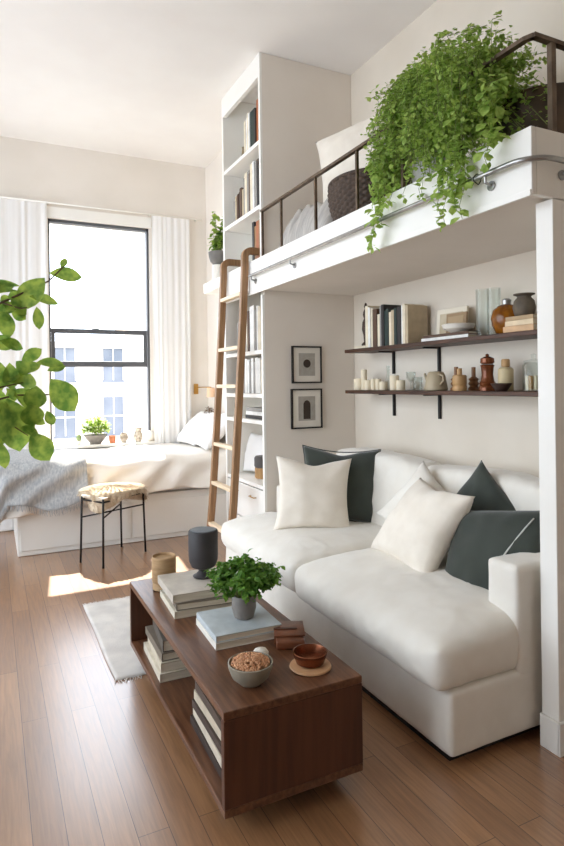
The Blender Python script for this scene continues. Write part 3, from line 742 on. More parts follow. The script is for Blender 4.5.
# ------------------------------------------------------------ framed prints
def pic(x0, z0, x1, z1, shape, label):
    t = empty('framed_print', ((x0+x1)/2, YS-.012, (z0+z1)/2), label=label, cat='framed print', group='framed prints by the bookcase')
    w_, h_ = (x1-x0)/2, (z1-z0)/2; f_ = .011
    MB().box(-w_, -.010, -h_, w_, .0115, -h_+f_).box(-w_, -.010, h_-f_, w_, .0115, h_).box(-w_, -.010, -h_+f_, -w_+f_, .0115, h_-f_).box(w_-f_, -.010, -h_+f_, w_, .0115, h_-f_).build('frame', black_m, t)
    MB().box(-w_+f_, -.001, -h_+f_, w_-f_, .008, h_-f_).build('mat_board', white_cer, t)
    MB().box(-w_*.55, -.0025, -h_*.60, w_*.55, -.0012, h_*.62).build('print', mat('print_grey', (170, 164, 154), .8, (160, 153, 143), 30), t)
    dm = mat('print_ink', (58, 46, 38), .8)
    b_ = MB()
    if shape == 'circle':
        pts_ = [(w_*.25*math.cos(2*PI*k/32), -.0031, h_*.06+w_*.25*math.sin(2*PI*k/32)) for k in range(32)]
    else:
        r_ = w_*.23; pts_ = [(-r_, -.0031, -h_*.52), (r_, -.0031, -h_*.52)] + [(r_*math.cos(PI*k/16), -.0031, h_*.18+r_*1.2*math.sin(PI*k/16)) for k in range(17)]
    b_.poly(pts_); fr = bmesh.ops.extrude_face_region(b_.b, geom=b_.b.faces[:]); bmesh.ops.translate(b_.b, vec=(0, .0005, 0), verts=[v for v in fr['geom'] if isinstance(v, bmesh.types.BMVert)])
    b_.build('motif', dm, t)
pic(2.034, 1.401, 2.288, 1.683, 'circle', 'upper framed print with a dark round motif on grey')
pic(2.024, 1.056, 2.288, 1.359, 'arch', 'lower framed print with a dark arched motif on grey')

# ------------------------------------------------------------ wall lamp and nook
wl = empty('wall_lamp', (2.055, YW-.001, 1.35), label='small brass wall lamp with a peach shade above the bed pillows', cat='lamp')
MB().box(-.025, -.018, -.055, .025, 0, .06, .004).build('wall_plate', brass_m, wl)
MB().tube([(0, -.018, .02), (0, -.05, .022), (.02, -.10, .022), (.06, -.34, .022)], .005, 8).build('arm', brass_m, wl, True)
MB().lathe([(.048, -.085), (.040, .015), (.037, .015), (.045, -.085)], (.06, -.34, .0), n=28).build('lamp_shade', mat('peach_shade', (228, 190, 158), .8), wl, 40)
MB().tube([(.06, -.34, .022), (.06, -.34, -.05)], .006, 8).build('socket', brass_m, wl, True)
bs = empty('bedside_shelf', (2.12, 6.02, 1.02), label='small white bracket shelf on the nook wall behind the bed pillows', cat='shelf')
MB().box(-.10, -.12, -.02, .0795, .12, 0, .003).build('board', white_m, bs)
fp = empty('dried_flowers', (2.09, 6.0, 1.0208), label='little dark pot of dried flowers under the wall lamp', cat='plant')
MB().lathe([(.025, 0), (.038, .03), (.030, .055), (.027, .055), (.0001, .045)], n=20).build('pot', black_m, fp, 40)
b = MB(); leafball(b, (0, 0, .075), .07, .06, .06, 120, .03, .012, 12); b.build('foliage', mat('dried_leaf', (120, 96, 74), .8), fp, recalc=False)
struct('trim_panel', MB().box(XN-.022, 5.28, 1.62, XN-.0005, 6.0, 2.12, .003), white_m, label='flat white panel on the nook wall under the ledge')
# pots on the ledge past the bookcase
vs_ = lath('cylinder_vase', [(.058, 0), (.060, .004), (.060, .155), (.055, .157), (.0001, .15)], white_cer, (1.875, 5.10, TOP+.0008), 'plain white cylinder on the ledge carrying the trailing plant pot', 'vase')
lp = empty('trailing_plant', (1.875, 5.10, TOP+.159), label='upright leafy green plant in a rounded grey pot left of the bookcase', cat='plant')
MB().lathe([(.045, 0), (.075, .03), (.088, .075), (.092, .115), (.086, .118), (.080, .10), (.0001, .095)], n=28).build('pot', pot_grey, lp, 40)
b = MB(); rd = random.Random(4)
stm = []
for k in range(20):
    a = rd.uniform(0, 2*PI); r_ = rd.uniform(.02, .10); h_ = rd.uniform(.18, .50)
    P = [(0, 0, .09), (r_*.5*math.cos(a), r_*.5*math.sin(a), h_*.5), (r_*math.cos(a), r_*math.sin(a), h_)]; stm.append(P); b.tube(P, .002, 5)
b.build('stems', stem_m, lp)
b = MB()
for P in stm:
    for q in range(10):
        t = rd.uniform(.45, 1.02); p = Vector(P[0]).lerp(Vector(P[2]), t)
        b.leaf(p, (rd.uniform(-1, 1), rd.uniform(-1, 1), rd.uniform(-.5, .6)), (0, 0, 1), rd.uniform(.04, .075), rd.uniform(.03, .05), .2, .4, 4, .45)
b.build('foliage', fig_leaf, lp, recalc=False)
#@@PART4
# ------------------------------------------------------------ loft railing and curtain pipe
RXx = 1.803; RZ = 2.672
rl = empty('loft_railing', (RXx, 2.8, TOP), label='dark bronze metal railing along the open edge of the loft', cat='railing')
b = MB(); q = [(-.011, -.011), (.011, -.011), (.011, .011), (-.011, .011)]
b.tube([(RXx, 3.975, RZ), (RXx, 1.575, RZ), (RXx+.012, 1.545, RZ)], .011, sec=[(-.013, -.008), (.013, -.008), (.013, .008), (-.013, .008)])
b.tube([(RXx+.002, 1.545, RZ), (XB-.002, 1.545, RZ)], .011, sec=[(-.013, -.008), (.013, -.008), (.013, .008), (-.013, .008)])
at(b, 'top_rail', iron_m, rl)
for y in (3.965, 3.65, 3.17, 2.71, 2.31, 1.92): at(MB().box(RXx-.008, y-.008, TOP+.0005, RXx+.008, y+.008, RZ-.0075, .001), 'post', iron_m, rl)
for x in (1.905, 2.5): at(MB().box(x-.012, 1.534, TOP+.0005, x+.012, 1.556, RZ-.0075, .001), 'post', iron_m, rl)
cp = empty('curtain_pipe', (1.745, 2.9, 2.205), label='galvanised steel curtain pipe running along the front of the loft', cat='curtain rail')
P = [(1.738, 4.07, 2.205), (1.738, 3.0, 2.205), (1.738, 1.60, 2.205)]
for k in range(1, 9):
    a = k*PI/2/8; P.append((1.738+.11*(1-math.cos(a)), 1.60-.11*math.sin(a), 2.205))
P += [(2.2, 1.49, 2.205), (2.58, 1.49, 2.205)]
at(MB().tube(P, .0105, 12), 'pipe', steel_m, cp, smooth=40)
for y in (4.03, 3.40, 1.72):
    b = MB(); b.tube([(1.738, y, 2.205), (1.738, y, 2.175), (1.7735, y, 2.165)], .006, 8)
    b.cyl((0, 0, 0), .019, .006, 20, mtx=Matrix.Translation((1.7675, y, 2.165)) @ Matrix.Rotation(PI/2, 4, 'Y')); at(b, 'bracket', steel_m, cp, smooth=40)
b = MB(); b.tube([(1.93, 1.49, 2.205), (1.93, 1.49, 2.175), (1.93, 1.528, 2.17)], .006, 8)
b.cyl((0, 0, 0), .019, .006, 20, mtx=Matrix.Translation((1.93, 1.5285, 2.168)) @ Matrix.Rotation(PI/2, 4, 'X')); at(b, 'bracket', steel_m, cp, smooth=40)
for y in (1.80, 1.76):
    b = MB(); b.tube([(1.738+.018*math.cos(t*PI/8), y+.004*math.sin(t), 2.199+.020*math.sin(t*PI/8)) for t in range(17)], .0022, 6)
    o = b.build('curtain_ring', black_m, None, True); tag(o, 'small dark ring on the curtain pipe, %s the hanging fern tips' % ('close beside' if y > 1.78 else 'further from'), 'curtain ring', 'rings on the curtain pipe')

# ------------------------------------------------------------ things on the loft
lz = TOP+.0008
lm = softat('mattress', [(1.93, 3.27, lz+.004, 2.585, 3.96, TOP+.16)], linen_m, empty('loft_bed', (2.25, 3.3, lz), label='low mattress lying on the loft under grey bedding', cat='mattress'), voxel=.02, smooth=8, wr=.002)
# crumpled bedding
b = bmesh.new(); nx, ny = 60, 90; V = [[None]*(ny+1) for _ in range(nx+1)]
for i in range(nx+1):
    for j in range(ny+1):
        u, v = i/nx, j/ny
        x = 1.875+.62*u; y = 3.18+.76*v
        e = min(1, min(u, 1-u)*6)**.5*min(1, min(v, 1-v)*7)**.5 if 0 < u < 1 and 0 < v < 1 else 0
        hgt = .20*e*(1 if u > .12 else 1) + .05*e*noise.noise(Vector((x*6, y*6, 0))) + .022*e*math.sin(y*46+4*noise.noise(Vector((x*3, y*3, 1))))
        hgt += .08*e*max(0, math.sin(v*PI))
        V[i][j] = b.verts.new((x, y, TOP+.006+max(0, hgt)))
for i in range(nx):
    for j in range(ny): b.faces.new((V[i][j], V[i+1][j], V[i+1][j+1], V[i][j+1]))
me = bpy.data.meshes.new('bedding'); b.to_mesh(me); b.free()
o = link('loft_blanket', me, mat('grey_bedding', (196, 190, 182), .95, (170, 164, 158), 8, .5, 160, stretch=(1, 6, 1)), None, True); tag(o, 'crumpled pale grey striped blanket heaped on the loft behind the railing', 'blanket')
# wicker basket
wick = mat('dark_wicker', (84, 66, 52), .7, (60, 47, 38), 60, .4, 200)
bk = empty('wicker_basket', (2.07, 2.96, lz), R(-16), label='dark woven wicker basket with thick rim on the loft behind the railing', cat='basket')
n, L_ = 144, 48
b = MB(); rings = []
for k in range(L_+1):
    t = k/L_; z = .001+.255*t; r_ = .195+.055*math.sin(t*PI*.62)
    ring = []
    for i in range(n):
        a = 2*PI*i/n; w_ = .008*math.sin(a*24+(PI if (k//3) % 2 else 0))*(.3+.7*math.sin((k % 3+.5)/3*PI))
        ring.append(b.b.verts.new(((r_+w_)*math.cos(a), (r_+w_)*1.12*math.sin(a), z)))
    rings.append(ring)
for k in range(L_):
    for i in range(n): b.b.faces.new((rings[k][i], rings[k][(i+1) % n], rings[k+1][(i+1) % n], rings[k+1][i]))
b.b.faces.new(list(reversed(rings[0])))
o = b.build('body', wick, bk, True); sm = o.modifiers.new('t', 'SOLIDIFY'); sm.thickness = .006; sm.offset = -1
MB().tube([((.197+.055*math.sin(PI*.62))*math.cos(2*PI*i/48), (.197+.055*math.sin(PI*.62))*1.12*math.sin(2*PI*i/48), .258) for i in range(49)], .012, 10).build('rim', wick, bk, True)
pillow('loft_pillow', .68, .66, .22, (2.285, 3.40, 2.90), (R(-10), R(-10), R(-62)), linen2_m, 'big cream pillow standing upright on the loft behind the wicker basket', 'pillow', None, 12, pinch=.13)

# ------------------------------------------------------------ metal tub and fern
tub_m = mat('tarnished_tub', (74, 66, 58), .5, (112, 88, 64), 3.5, .2, 30, metal=.4)
tb = empty('metal_tub', (2.215, 1.80, lz), label='half-round dark metal tub on the near corner of the loft', cat='tub')
MB().lathe([(.225, 0), (.248, .02), (.262, .12), (.268, .245), (.275, .252), (.268, .256), (.258, .245), (.252, .12), (.0001, .10)], n=56, sy=.84).build('body', tub_m, tb, 40)
MB().lathe([(.250, .16), (.22, .175), (.0001, .18)], n=40, sy=.84).build('soil', soil_m, tb, True)
fn = empty('hanging_fern', (1.975, 2.27, lz), label='huge cascading green fern spilling over the loft edge from a grey pot', cat='plant')
MB().lathe([(.095, 0), (.105, .006), (.135, .16), (.142, .19), (.135, .194), (.125, .17), (.0001, .15)], n=40).build('pot', mat('pale_grey_pot', (186, 182, 174), .6, (164, 160, 152), 10, .2, 50), fn, 40)
MB().lathe([(.127, .155), (.0001, .172)], n=30).build('soil', soil_m, fn, True)
rd = random.Random(21)
FC = Vector((1.975, 2.27, TOP+.19))
fb = MB(); sb = MB()
def frond(P, dens=1.0, ls=.020, spread=.03):
    sb.tube(P, .0014, 4, cap=False)
    for a, c in zip(P, P[1:]):
        a, c = Vector(a), Vector(c); d = (c-a)
        k = max(1, int(d.length/.012*dens))
        for q in range(k):
            p = a+d*rd.random()+Vector((rd.gauss(0, spread*.5), rd.gauss(0, spread*.5), rd.gauss(0, spread*.4)))
            if p.x > 1.78 and p.z < TOP+.012: continue
            ld_ = Vector((rd.uniform(-1, 1), rd.uniform(-1, 1), rd.uniform(-.8, .5)))
            s_ = rd.uniform(.7, 1.5)*ls
            fb.leaf(p, ld_, (rd.uniform(-.5, .5)-.5, rd.uniform(-.5, .5)-.4, 1), s_*1.15, s_, .15, .3, 3, .6)
def rootpt(): 
    a = rd.uniform(0, 2*PI); r_ = .09*math.sqrt(rd.random()); return FC+Vector((r_*math.cos(a), r_*math.sin(a), -.02))
def collide(p):
    if p.z < TOP+.012 and p.x > 1.765: p.z = TOP+.012+.01*rd.random()
    d = Vector((p.x-2.215, (p.y-1.80)/.84, 0))
    if p.z < TOP+.25 and d.length < .31:
        d = d.normalized()*.315 if d.length > .01 else Vector((-.315, 0, 0)); p.x = 2.215+d.x; p.y = 1.80+d.y*.84
    if p.z < TOP+.20:
        e = Vector((p.x-FC.x, p.y-FC.y, 0))
        if 0 < e.length < .16: e = e.normalized()*.165; p.x = FC.x+e.x; p.y = FC.y+e.y
    return p
# arching fronds of the crown
for k in range(300):
    a = rd.uniform(0, 2*PI); reach = rd.uniform(.10, .50); topz = rd.uniform(.26, .465)*(1.0-(.34 if math.sin(a) < 0 else .06)*(reach/.5)**2)
    ex = .45 if math.cos(a) > 0 else .62
    dirv = Vector((math.cos(a)*ex, math.sin(a)*(.95 if math.sin(a) > 0 else 1.15), 0)); r0 = rootpt(); P = [r0]
    droop = rd.uniform(.05, .46)*(.3+reach*1.4)
    for s_ in range(1, 9):
        t = s_/8
        z = topz*math.sin(min(1, t*1.5)*PI/2) - droop*max(0, t-.45)**1.4*2.2
        p = r0 + dirv*reach*t + Vector((rd.gauss(0, .008), rd.gauss(0, .008)-.06*t, z)); P.append(collide(p))
    if P[-1].z < TOP+.10 and P[-1].y > 2.1: P = P[:-2]
    frond(P[2:], 1.5, .017, .042)
# dense heart of the crown
for k in range(6500):
    while True:
        v = Vector((rd.uniform(-1, 1), rd.uniform(-1, 1), rd.uniform(-1, 1)))
        if .45 < v.length < 1: break
    p = Vector((1.945+.20*v.x, 2.14+.46*v.y, TOP+.40+.235*v.z+.05*noise.noise(Vector((v.x*3, v.y*3, v.z*3)))+.06*v.y))
    p = collide(p)
    s_ = rd.uniform(.012, .024)
    fb.leaf(p, (rd.uniform(-1, 1)-.3, rd.uniform(-1, 1), rd.uniform(-.8, .5)), (rd.uniform(-.5, .5)-.5, rd.uniform(-.5, .5)-.4, 1), s_*1.15, s_, .15, .3, 3, .6)
# front curtain of trailing strands
for k in range(150):
    y0 = rd.uniform(1.72, 2.52); x0 = 1.80-rd.random()*.13 if rd.random() < .75 else rd.uniform(1.8, 1.88)
    z0 = TOP+rd.uniform(.22, .50); ln = rd.uniform(.2, .47)
    if y0 > 2.12: x0 = min(x0, 1.80)+.06; ln = min(ln, z0-TOP-.13)
    if x0 > 1.765: ln = min(ln, z0-TOP-.02)
    P = [Vector((x0+.06, y0, z0+.03))]+[Vector((x0+rd.gauss(0, .006), y0+rd.gauss(0, .01), z0-ln*t/7)) for t in range(8)]
    frond([collide(p) for p in P], 1.4, .017, .028)
# long tails below the loft edge (Y, end height)
for y0, ze, dn in ((2.42, 2.06, 1.5), (2.39, 2.12, 1.3), (2.34, 2.16, 1.1), (2.26, 2.22, .9), (1.93, 2.10, 1.4), (1.90, 2.05, 1.3), (1.83, 2.09, 1.5), (1.80, 2.05, 1.1), (1.665, 2.22, 1.4), (1.65, 2.24, 1.2), (2.16, 2.22, .8), (2.05, 2.21, .8)):
    x0 = 1.705; zs = TOP+.20; P = [Vector((x0+.10, y0, zs+.05))]+[Vector((x0-.015*math.sin(t), y0+.012*math.sin(t*1.7), zs+(ze-zs)*t/9)) for t in range(10)]
    frond(P, dn, .030, .020)
# creeping mass on the slab towards the basket
for k in range(46):
    y0 = rd.uniform(2.36, 2.58); P = [Vector((1.97-.1*rd.random(), 2.42, TOP+.22+.1*rd.random()))]
    e = Vector((1.80+rd.uniform(-.02, .08), y0, TOP+.02+.14*rd.random()*(2.95-y0)*2))
    for t in (.3, .55, .8, 1): P.append(collide(P[0].lerp(e, t)+Vector((0, 0, .10*math.sin(t*PI)))))
    frond(P, 1.2, .022, .03)
fb.build('foliage', fern_leaf, fn, recalc=False).data.transform(Matrix.Translation(-fn.location))
sb.build('stems', stem_m, fn).data.transform(Matrix.Translation(-fn.location))

# ------------------------------------------------------------ things on the wall shelves
sx = 2.455; zu = SU+.0008; zl = SL+.0008
figm = mat('bronze_figure', (74, 52, 38), .5, (50, 36, 28), 20, .3, 50, metal=.3)
o = lath('figurine', [(.032, 0), (.034, .012), (.016, .03), (.020, .08), (.030, .12), (.026, .17), (.014, .20), (.022, .225), (.018, .25), (.008, .27), (.014, .285), (.006, .31), (.0001, .315)], figm, (sx, 3.60, zu+.021), 'dark carved figurine at the left end of the upper wall shelf', 'figurine')
book(.020, .10, .15, cCr, (2.40, 3.53, zu), lay=True, label='thin cream book under the carved figurine', group=None)
bpy.data.objects['figurine'].location.z = zu+.0215
def stack(x, y, z, L, D, T, c, deg, label, g_): return flat(x, y, z, L, D, T, c, deg, label, g_)
# leaning frames
fr = empty('picture_frame', (2.535, 2.80, zu), label='cream picture frame leaning on the wall behind the low book stack', cat='picture frame')
MB().box(-.008, -.13, 0, .008, .13, .205, .003).build('frame', mat('cream_frame', (222, 212, 192), .6), fr)
MB().box(-.0105, -.10, .03, -.0085, .10, .175).build('picture', mat('beige_picture', (196, 182, 156), .8, (180, 164, 136), 9), fr)
f2 = empty('picture_frame', (2.50, 2.72, zu), label='small tan picture frame in front of the cream frame on the upper shelf', cat='picture frame')
MB().box(-.008, -.085, .0, .008, .085, .165, .003).build('frame', mat('tan_frame', (150, 124, 92), .6, (136, 110, 80), 9), f2)
MB().box(-.0105, -.065, .02, -.0085, .065, .145).build('picture', mat('tan_picture', (168, 144, 112), .8), f2)
for o in (fr, f2): o.rotation_euler = (0, R(4), 0)
g_ = 'low book stack on the upper shelf'
flat(2.385, 2.50, zu, .40, .10, .018, cW, 0, 'white book, lowest of the low stack on the upper wall shelf', g_)
flat(2.385, 2.50, zu+.020, .39, .095, .016, cBr, -1, 'dark brown book under the white bowl on the upper wall shelf', g_)
lath('bowl', [(.04, 0), (.045, .003), (.085, .022), (.095, .045), (.091, .048), (.078, .028), (.0001, .012)], white_cer, (2.44, 2.635, zu+.0375), 'wide white bowl on the low book stack on the upper wall shelf', 'bowl')
for y, h_, l_ in ((2.475, .265, 'left'), (2.392, .26, 'right')):
    lath('glass_cylinder', [(.036, 0), (.036, h_), (.033, h_), (.033, .006), (.0001, .006)], cup_m, (2.47, y, zu), 'tall clear glass cylinder, %s of the pair beside the amber bottle' % l_, 'glass', 'clear glass cylinders')
ab = empty('amber_bottle', (2.44, 2.275, zu), label='round embossed amber glass bottle with a metal cap on the upper wall shelf', cat='bottle')
MB().lathe([(.045, 0), (.055, .006), (.075, .05), (.080, .085), (.070, .125), (.045, .148), (.026, .155), (.0001, .156)], n=40, fn=lambda r, z, a: r*(1+.02*math.sin(a*12)*math.sin(z*90))).build('body', amber_m, ab, True)
MB().lathe([(.022, .156), (.024, .178), (.014, .186), (.0001, .188)], n=24).build('cap', steel_m, ab, 40)
g_ = 'boxes and books under the stoneware jar'
flat(2.37, 2.045, zu, .19, .19, .030, (206, 168, 128), 0, 'tan book, lowest under the stoneware jar', g_)
flat(2.375, 2.05, zu+.0315, .18, .18, .026, (222, 200, 166), -1, 'cream book, middle one under the stoneware jar', g_)
flat(2.38, 2.055, zu+.0588, .17, .17, .020, (178, 150, 112), 1, 'tan book, topmost under the stoneware jar', g_)
lath('stoneware_jar', [(.035, 0), (.048, .01), (.056, .045), (.050, .080), (.034, .098), (.034, .104), (.052, .112), (.052, .116), (.0001, .118)], mat('stoneware', (104, 92, 76), .7, (88, 78, 66), 20, .2, 60), (2.445, 2.165, zu+.080), 'grey brown stoneware jar with flat lid on the upper wall shelf', 'jar')
cand = mat('candle_wax', (232, 218, 190), .6, (224, 208, 178), 8)
LS = [(3.69, .040, .085, 'squat cream candle at the far left of the lower wall shelf'), (3.625, .022, .15, 'tall cream candle, the tallest on the left of the lower wall shelf'), (3.572, .030, .072, 'short cream candle in front right of the tallest candle'), (3.505, .022, .080, 'pale candle, first of three small ones in a row'), (3.45, .020, .078, 'pale candle, middle of three small ones in a row'), (3.39, .028, .060, 'low pale candle, last of three small ones in a row'), (3.262, .032, .100, 'cream candle beside the left bracket on the lower shelf'), (3.195, .030, .068, 'low cream candle right of the left bracket on the lower shelf')]
for y, r_, h_, lb in LS:
    e = empty('candle', (2.45, y, zl), label=lb, cat='candle', group='cream candles on the lower wall shelf')
    MB().lathe([(r_*.94, 0), (r_, .003), (r_, h_-.006), (r_*.9, h_), (r_*.6, h_-.003), (.0001, h_-.004)], n=22).build('wax', cand, e, 40)
    MB().tube([(0, 0, h_-.005), (.001, 0, h_+.008)], .001, 4).build('wick', black_m, e)
lath('glass_vase', [(.018, 0), (.022, .05), (.010, .12), (.012, .17), (.010, .17), (.008, .12), (.0001, .01)], cup_m, (2.50, 3.40, zl), 'slender clear glass vase behind the small candles', 'vase')
lath('wine_glass', [(.030, 0), (.028, .003), (.004, .008), (.004, .05), (.030, .08), (.032, .12), (.028, .12), (.024, .082), (.0001, .056)], cup_m, (2.46, 3.10, zl), 'clear stemmed glass on the lower wall shelf left of the jug', 'glass', None)
lath('glass_tumbler', [(.028, 0), (.034, .085), (.031, .085), (.026, .006), (.0001, .006)], cup_m, (2.45, 3.02, zl), 'clear tumbler just left of the stoneware jug', 'glass', None)
jg = empty('jug', (2.45, 2.845, zl), label='beige stoneware jug with spout and lid on the lower wall shelf', cat='jug')
jm = mat('jug_glaze', (176, 160, 132), .5, (164, 148, 120), 10, .1, 60)
MB().lathe([(.066, 0), (.072, .006), (.066, .04), (.055, .095), (.046, .112), (.040, .115), (.0001, .118)], n=32).build('body', jm, jg, 40)
MB().tube([(0, .055, .04), (0, .085, .07), (0, .105, .105)], [.014, .010, .007], 10).build('spout', jm, jg, True)
MB().tube([(-.02, -.048, .10), (-.02, -.085, .09), (-.02, -.09, .06), (-.02, -.060, .035)], .006, 8).build('handle', jm, jg, True)
wd = mat('turned_wood', (140, 98, 60), .45, (112, 74, 44), 6, .1, 40, stretch=(6, 6, 1))
wd2 = mat('pale_turned_wood', (186, 148, 100), .45, (170, 130, 84), 6, .1, 40, stretch=(6, 6, 1))
lath('candle_holder', [(.034, 0), (.036, .01), (.024, .025), (.034, .04), (.024, .055), (.034, .068), (.012, .08), (.012, .14), (.0001, .141)], wd, (2.47, 2.690, zl), 'ribbed brown wooden candle holder, left one behind the pale wooden one', 'candle holder', 'wooden candle holders')
lath('candle_holder', [(.032, 0), (.034, .01), (.022, .025), (.032, .04), (.022, .055), (.030, .068), (.012, .08), (.012, .136), (.0001, .137)], wd, (2.53, 2.612, zl), 'ribbed brown wooden candle holder close to the wall, behind the pale wooden one', 'candle holder', 'wooden candle holders')
lath('candle_holder', [(.038, 0), (.040, .006), (.040, .028), (.037, .032), (.040, .036), (.040, .085), (.034, .09), (.014, .092), (.014, .128), (.0001, .13)], wd2, (2.41, 2.598, zl), 'pale wooden cylindrical candle holder in front of the two ribbed ones', 'candle holder', 'wooden candle holders')
pm = empty('pepper_mill', (2.44, 2.415, zl), label='glossy reddish brown pepper mill on the lower wall shelf', cat='pepper mill')
pmm = mat('lacquered_wood', (120, 66, 34), .2, (92, 48, 26), 8, .05, 40, metal=.35)
MB().lathe([(.046, 0), (.047, .02), (.040, .03), (.044, .042), (.036, .055), (.030, .09), (.034, .13), (.038, .14), (.030, .145), (.0001, .146)], n=32).build('body', pmm, pm, 40)
MB().lathe([(.030, .147), (.038, .155), (.036, .178), (.016, .188), (.008, .190), (.011, .198), (.0001, .205)], n=32).build('grinder_top', pmm, pm, 40)
bt = empty('bottle', (2.47, 2.315, zl), label='cream bottle with wooden stopper behind the dark bowl on the lower wall shelf', cat='bottle')
MB().lathe([(.036, 0), (.040, .005), (.040, .115), (.030, .125), (.0001, .127)], n=28).build('body', mat('cream_bottle', (206, 188, 148), .5, (196, 176, 136), 10), bt, 40)
MB().lathe([(.018, .127), (.022, .13), (.022, .165), (.018, .17), (.0001, .17)], n=24).build('stopper', wd2, bt, 40)
lath('bowl', [(.028, 0), (.032, .004), (.052, .035), (.054, .042), (.050, .042), (.028, .010), (.0001, .008)], mat('dark_bowl_glaze', (58, 40, 34), .35), (2.395, 2.275, zl), 'small dark bowl in front of the cream bottle on the lower wall shelf', 'bowl')
jr = empty('glass_jar', (2.455, 2.12, zl), label='clear glass jar with lid at the right end of the lower wall shelf', cat='jar')
MB().lathe([(.050, 0), (.054, .004), (.054, .13), (.044, .145), (.041, .145), (.050, .128), (.050, .006), (.0001, .006)], n=32).build('body', cup_m, jr, 40)
MB().lathe([(.047, .146), (.047, .154), (.014, .16), (.010, .17), (.014, .185), (.0001, .19)], n=28).build('lid', cup_m, jr, 40)
for k in range(8):
    a = k*2.4; x, y = .028*math.cos(a), .028*math.sin(a)
    MB().tube([(x, y, .008), (x*1.1, y*1.1, .078)], .010, 8).build('biscuit', cand if k % 2 else wd2, jr, 40)

# bookcase oddments
wj = empty('lidded_jar', (1.96, 4.36, SHZ[6]+.001), label='two-tone jar, grey above tan, standing in the low bookcase compartment', cat='jar')
MB().lathe([(.06, 0), (.066, .01), (.066, .085), (.0001, .087)], n=30).build('base', wd2, wj, 40)
MB().lathe([(.064, .088), (.070, .10), (.070, .165), (.060, .178), (.0001, .18)], n=30).build('lid', mat('dark_grey_lid', (92, 88, 86), .7), wj, 40)
lath('ceramic_vase', [(.02, 0), (.03, .03), (.034, .08), (.018, .13), (.014, .16), (.018, .175), (.015, .175), (.0001, .16)], mat('ochre_glaze', (150, 130, 96), .5, (120, 102, 74), 20), (1.93, 4.60, SHZ[0]+.001), 'slim ochre vase at the left of the topmost bookcase shelf', 'vase')
pillow('bookcase_cushion', .40, .34, .14, (2.02, 4.55, SHZ[6]+.175), (R(-12), 0, R(-80)), pil_m, 'white cushion tucked in the low bookcase compartment beside the jar', 'pillow', None, 15)

# ------------------------------------------------------------ things on the coffee table
TT = TZ1+.0008
lath('pillar_candle', [(.050, 0), (.056, .004), (.056, .03), (.053, .034), (.058, .04), (.059, .158), (.055, .162), (.050, .150), (.0001, .148)], mat('tan_wood_bark', (184, 152, 112), .7, (158, 126, 88), 9, .4, 40, stretch=(1, 1, 8)), (.752, 2.875, TT), 'rough tan cylindrical candle holder at the far corner of the coffee table', 'candle holder', n=36)
dl = empty('footed_vase', (.885, 2.665, TT+.1005), label='matte charcoal cylinder vase on a small foot standing on the book pile', cat='vase')
dm_ = mat('charcoal_matte', (58, 54, 54), .6, (50, 47, 47), 10, .1, 80)
MB().lathe([(.0001, .035), (.030, .036), (.055, .048), (.067, .075), (.069, .10), (.069, .212), (.066, .216), (.0001, .216)], n=44).build('body', dm_, dl, 40)
MB().lathe([(.048, 0), (.050, .004), (.034, .012), (.022, .028), (.026, .0365)], n=32).build('foot', dm_, dl, 40)
MB().lathe([(.060, .2165), (.060, .219), (.0001, .220)], n=36).build('lid', mat('slate_lid', (96, 102, 108), .5), dl, 40)
hp = empty('potted_herb', (.912, 2.235, TT+.053), label='lush green parsley in a small rounded grey pot on the blue grey book', cat='plant')
MB().lathe([(.034, 0), (.040, .004), (.050, .04), (.049, .075), (.043, .090), (.040, .09), (.044, .07), (.0001, .066)], n=32).build('pot', mat('pot_grey_glaze', (128, 122, 116), .6, (112, 106, 100), 14, .2, 60), hp, 40)
b = MB(); sb2 = MB(); rd = random.Random(9)
for k in range(110):
    a = rd.uniform(0, 2*PI); r_ = .135*math.sqrt(rd.random()); h_ = .205-.55*max(0, r_-.03)+rd.uniform(-.03, .03)
    top_ = Vector((r_*math.cos(a), r_*math.sin(a), h_)); sb2.tube([(.02*math.cos(a), .02*math.sin(a), .07), (top_.x*.5, top_.y*.5, .07+(h_-.07)*.7), top_], .0012, 4)
    for q in range(15):
        p = top_+Vector((rd.gauss(0, .014), rd.gauss(0, .014), rd.gauss(0, .010)))
        s_ = rd.uniform(.012, .024)
        b.leaf(p, (rd.uniform(-1, 1), rd.uniform(-1, 1), rd.uniform(-.4, .5)), (rd.uniform(-.5, .5), rd.uniform(-.5, .5), 1), s_*1.2, s_, .3, .5, 3, .6)
b.build('foliage', pars_leaf, hp, recalc=False); sb2.build('stems', stem_m, hp)
bn = empty('nut_bowl', (.768, 1.832, TT), label='grey stoneware bowl heaped with brown nuts near the front of the coffee table', cat='bowl')
MB().lathe([(.036, 0), (.040, .004), (.062, .024), (.074, .055), (.076, .070), (.072, .071), (.068, .056), (.0001, .035)], n=44).build('bowl', mat('nut_bowl_glaze', (150, 142, 126), .45, (132, 124, 108), 16, .2, 60), bn, 40)
b = MB(); rd = random.Random(2)
for k in range(420):
    a = rd.uniform(0, 2*PI); r_ = .064*math.sqrt(rd.random()); z = .066+.020*(1-(r_/.066)**2)+rd.uniform(-.003, .002)
    m_ = Matrix.Translation((r_*math.cos(a), r_*math.sin(a), z)) @ Euler((rd.uniform(0, 3), rd.uniform(0, 3), 0)).to_matrix().to_4x4() @ Matrix.Diagonal((1, .78, .7, 1))
    bmesh.ops.create_icosphere(b.b, subdivisions=1, radius=.0062, matrix=m_)
b.lathe([(.066, .058), (.045, .072), (.0001, .078)], n=24)
o = b.build('nuts', mat('nut_brown', (206, 156, 116), .6, (172, 120, 82), 50), bn, True); o['kind'] = 'stuff'
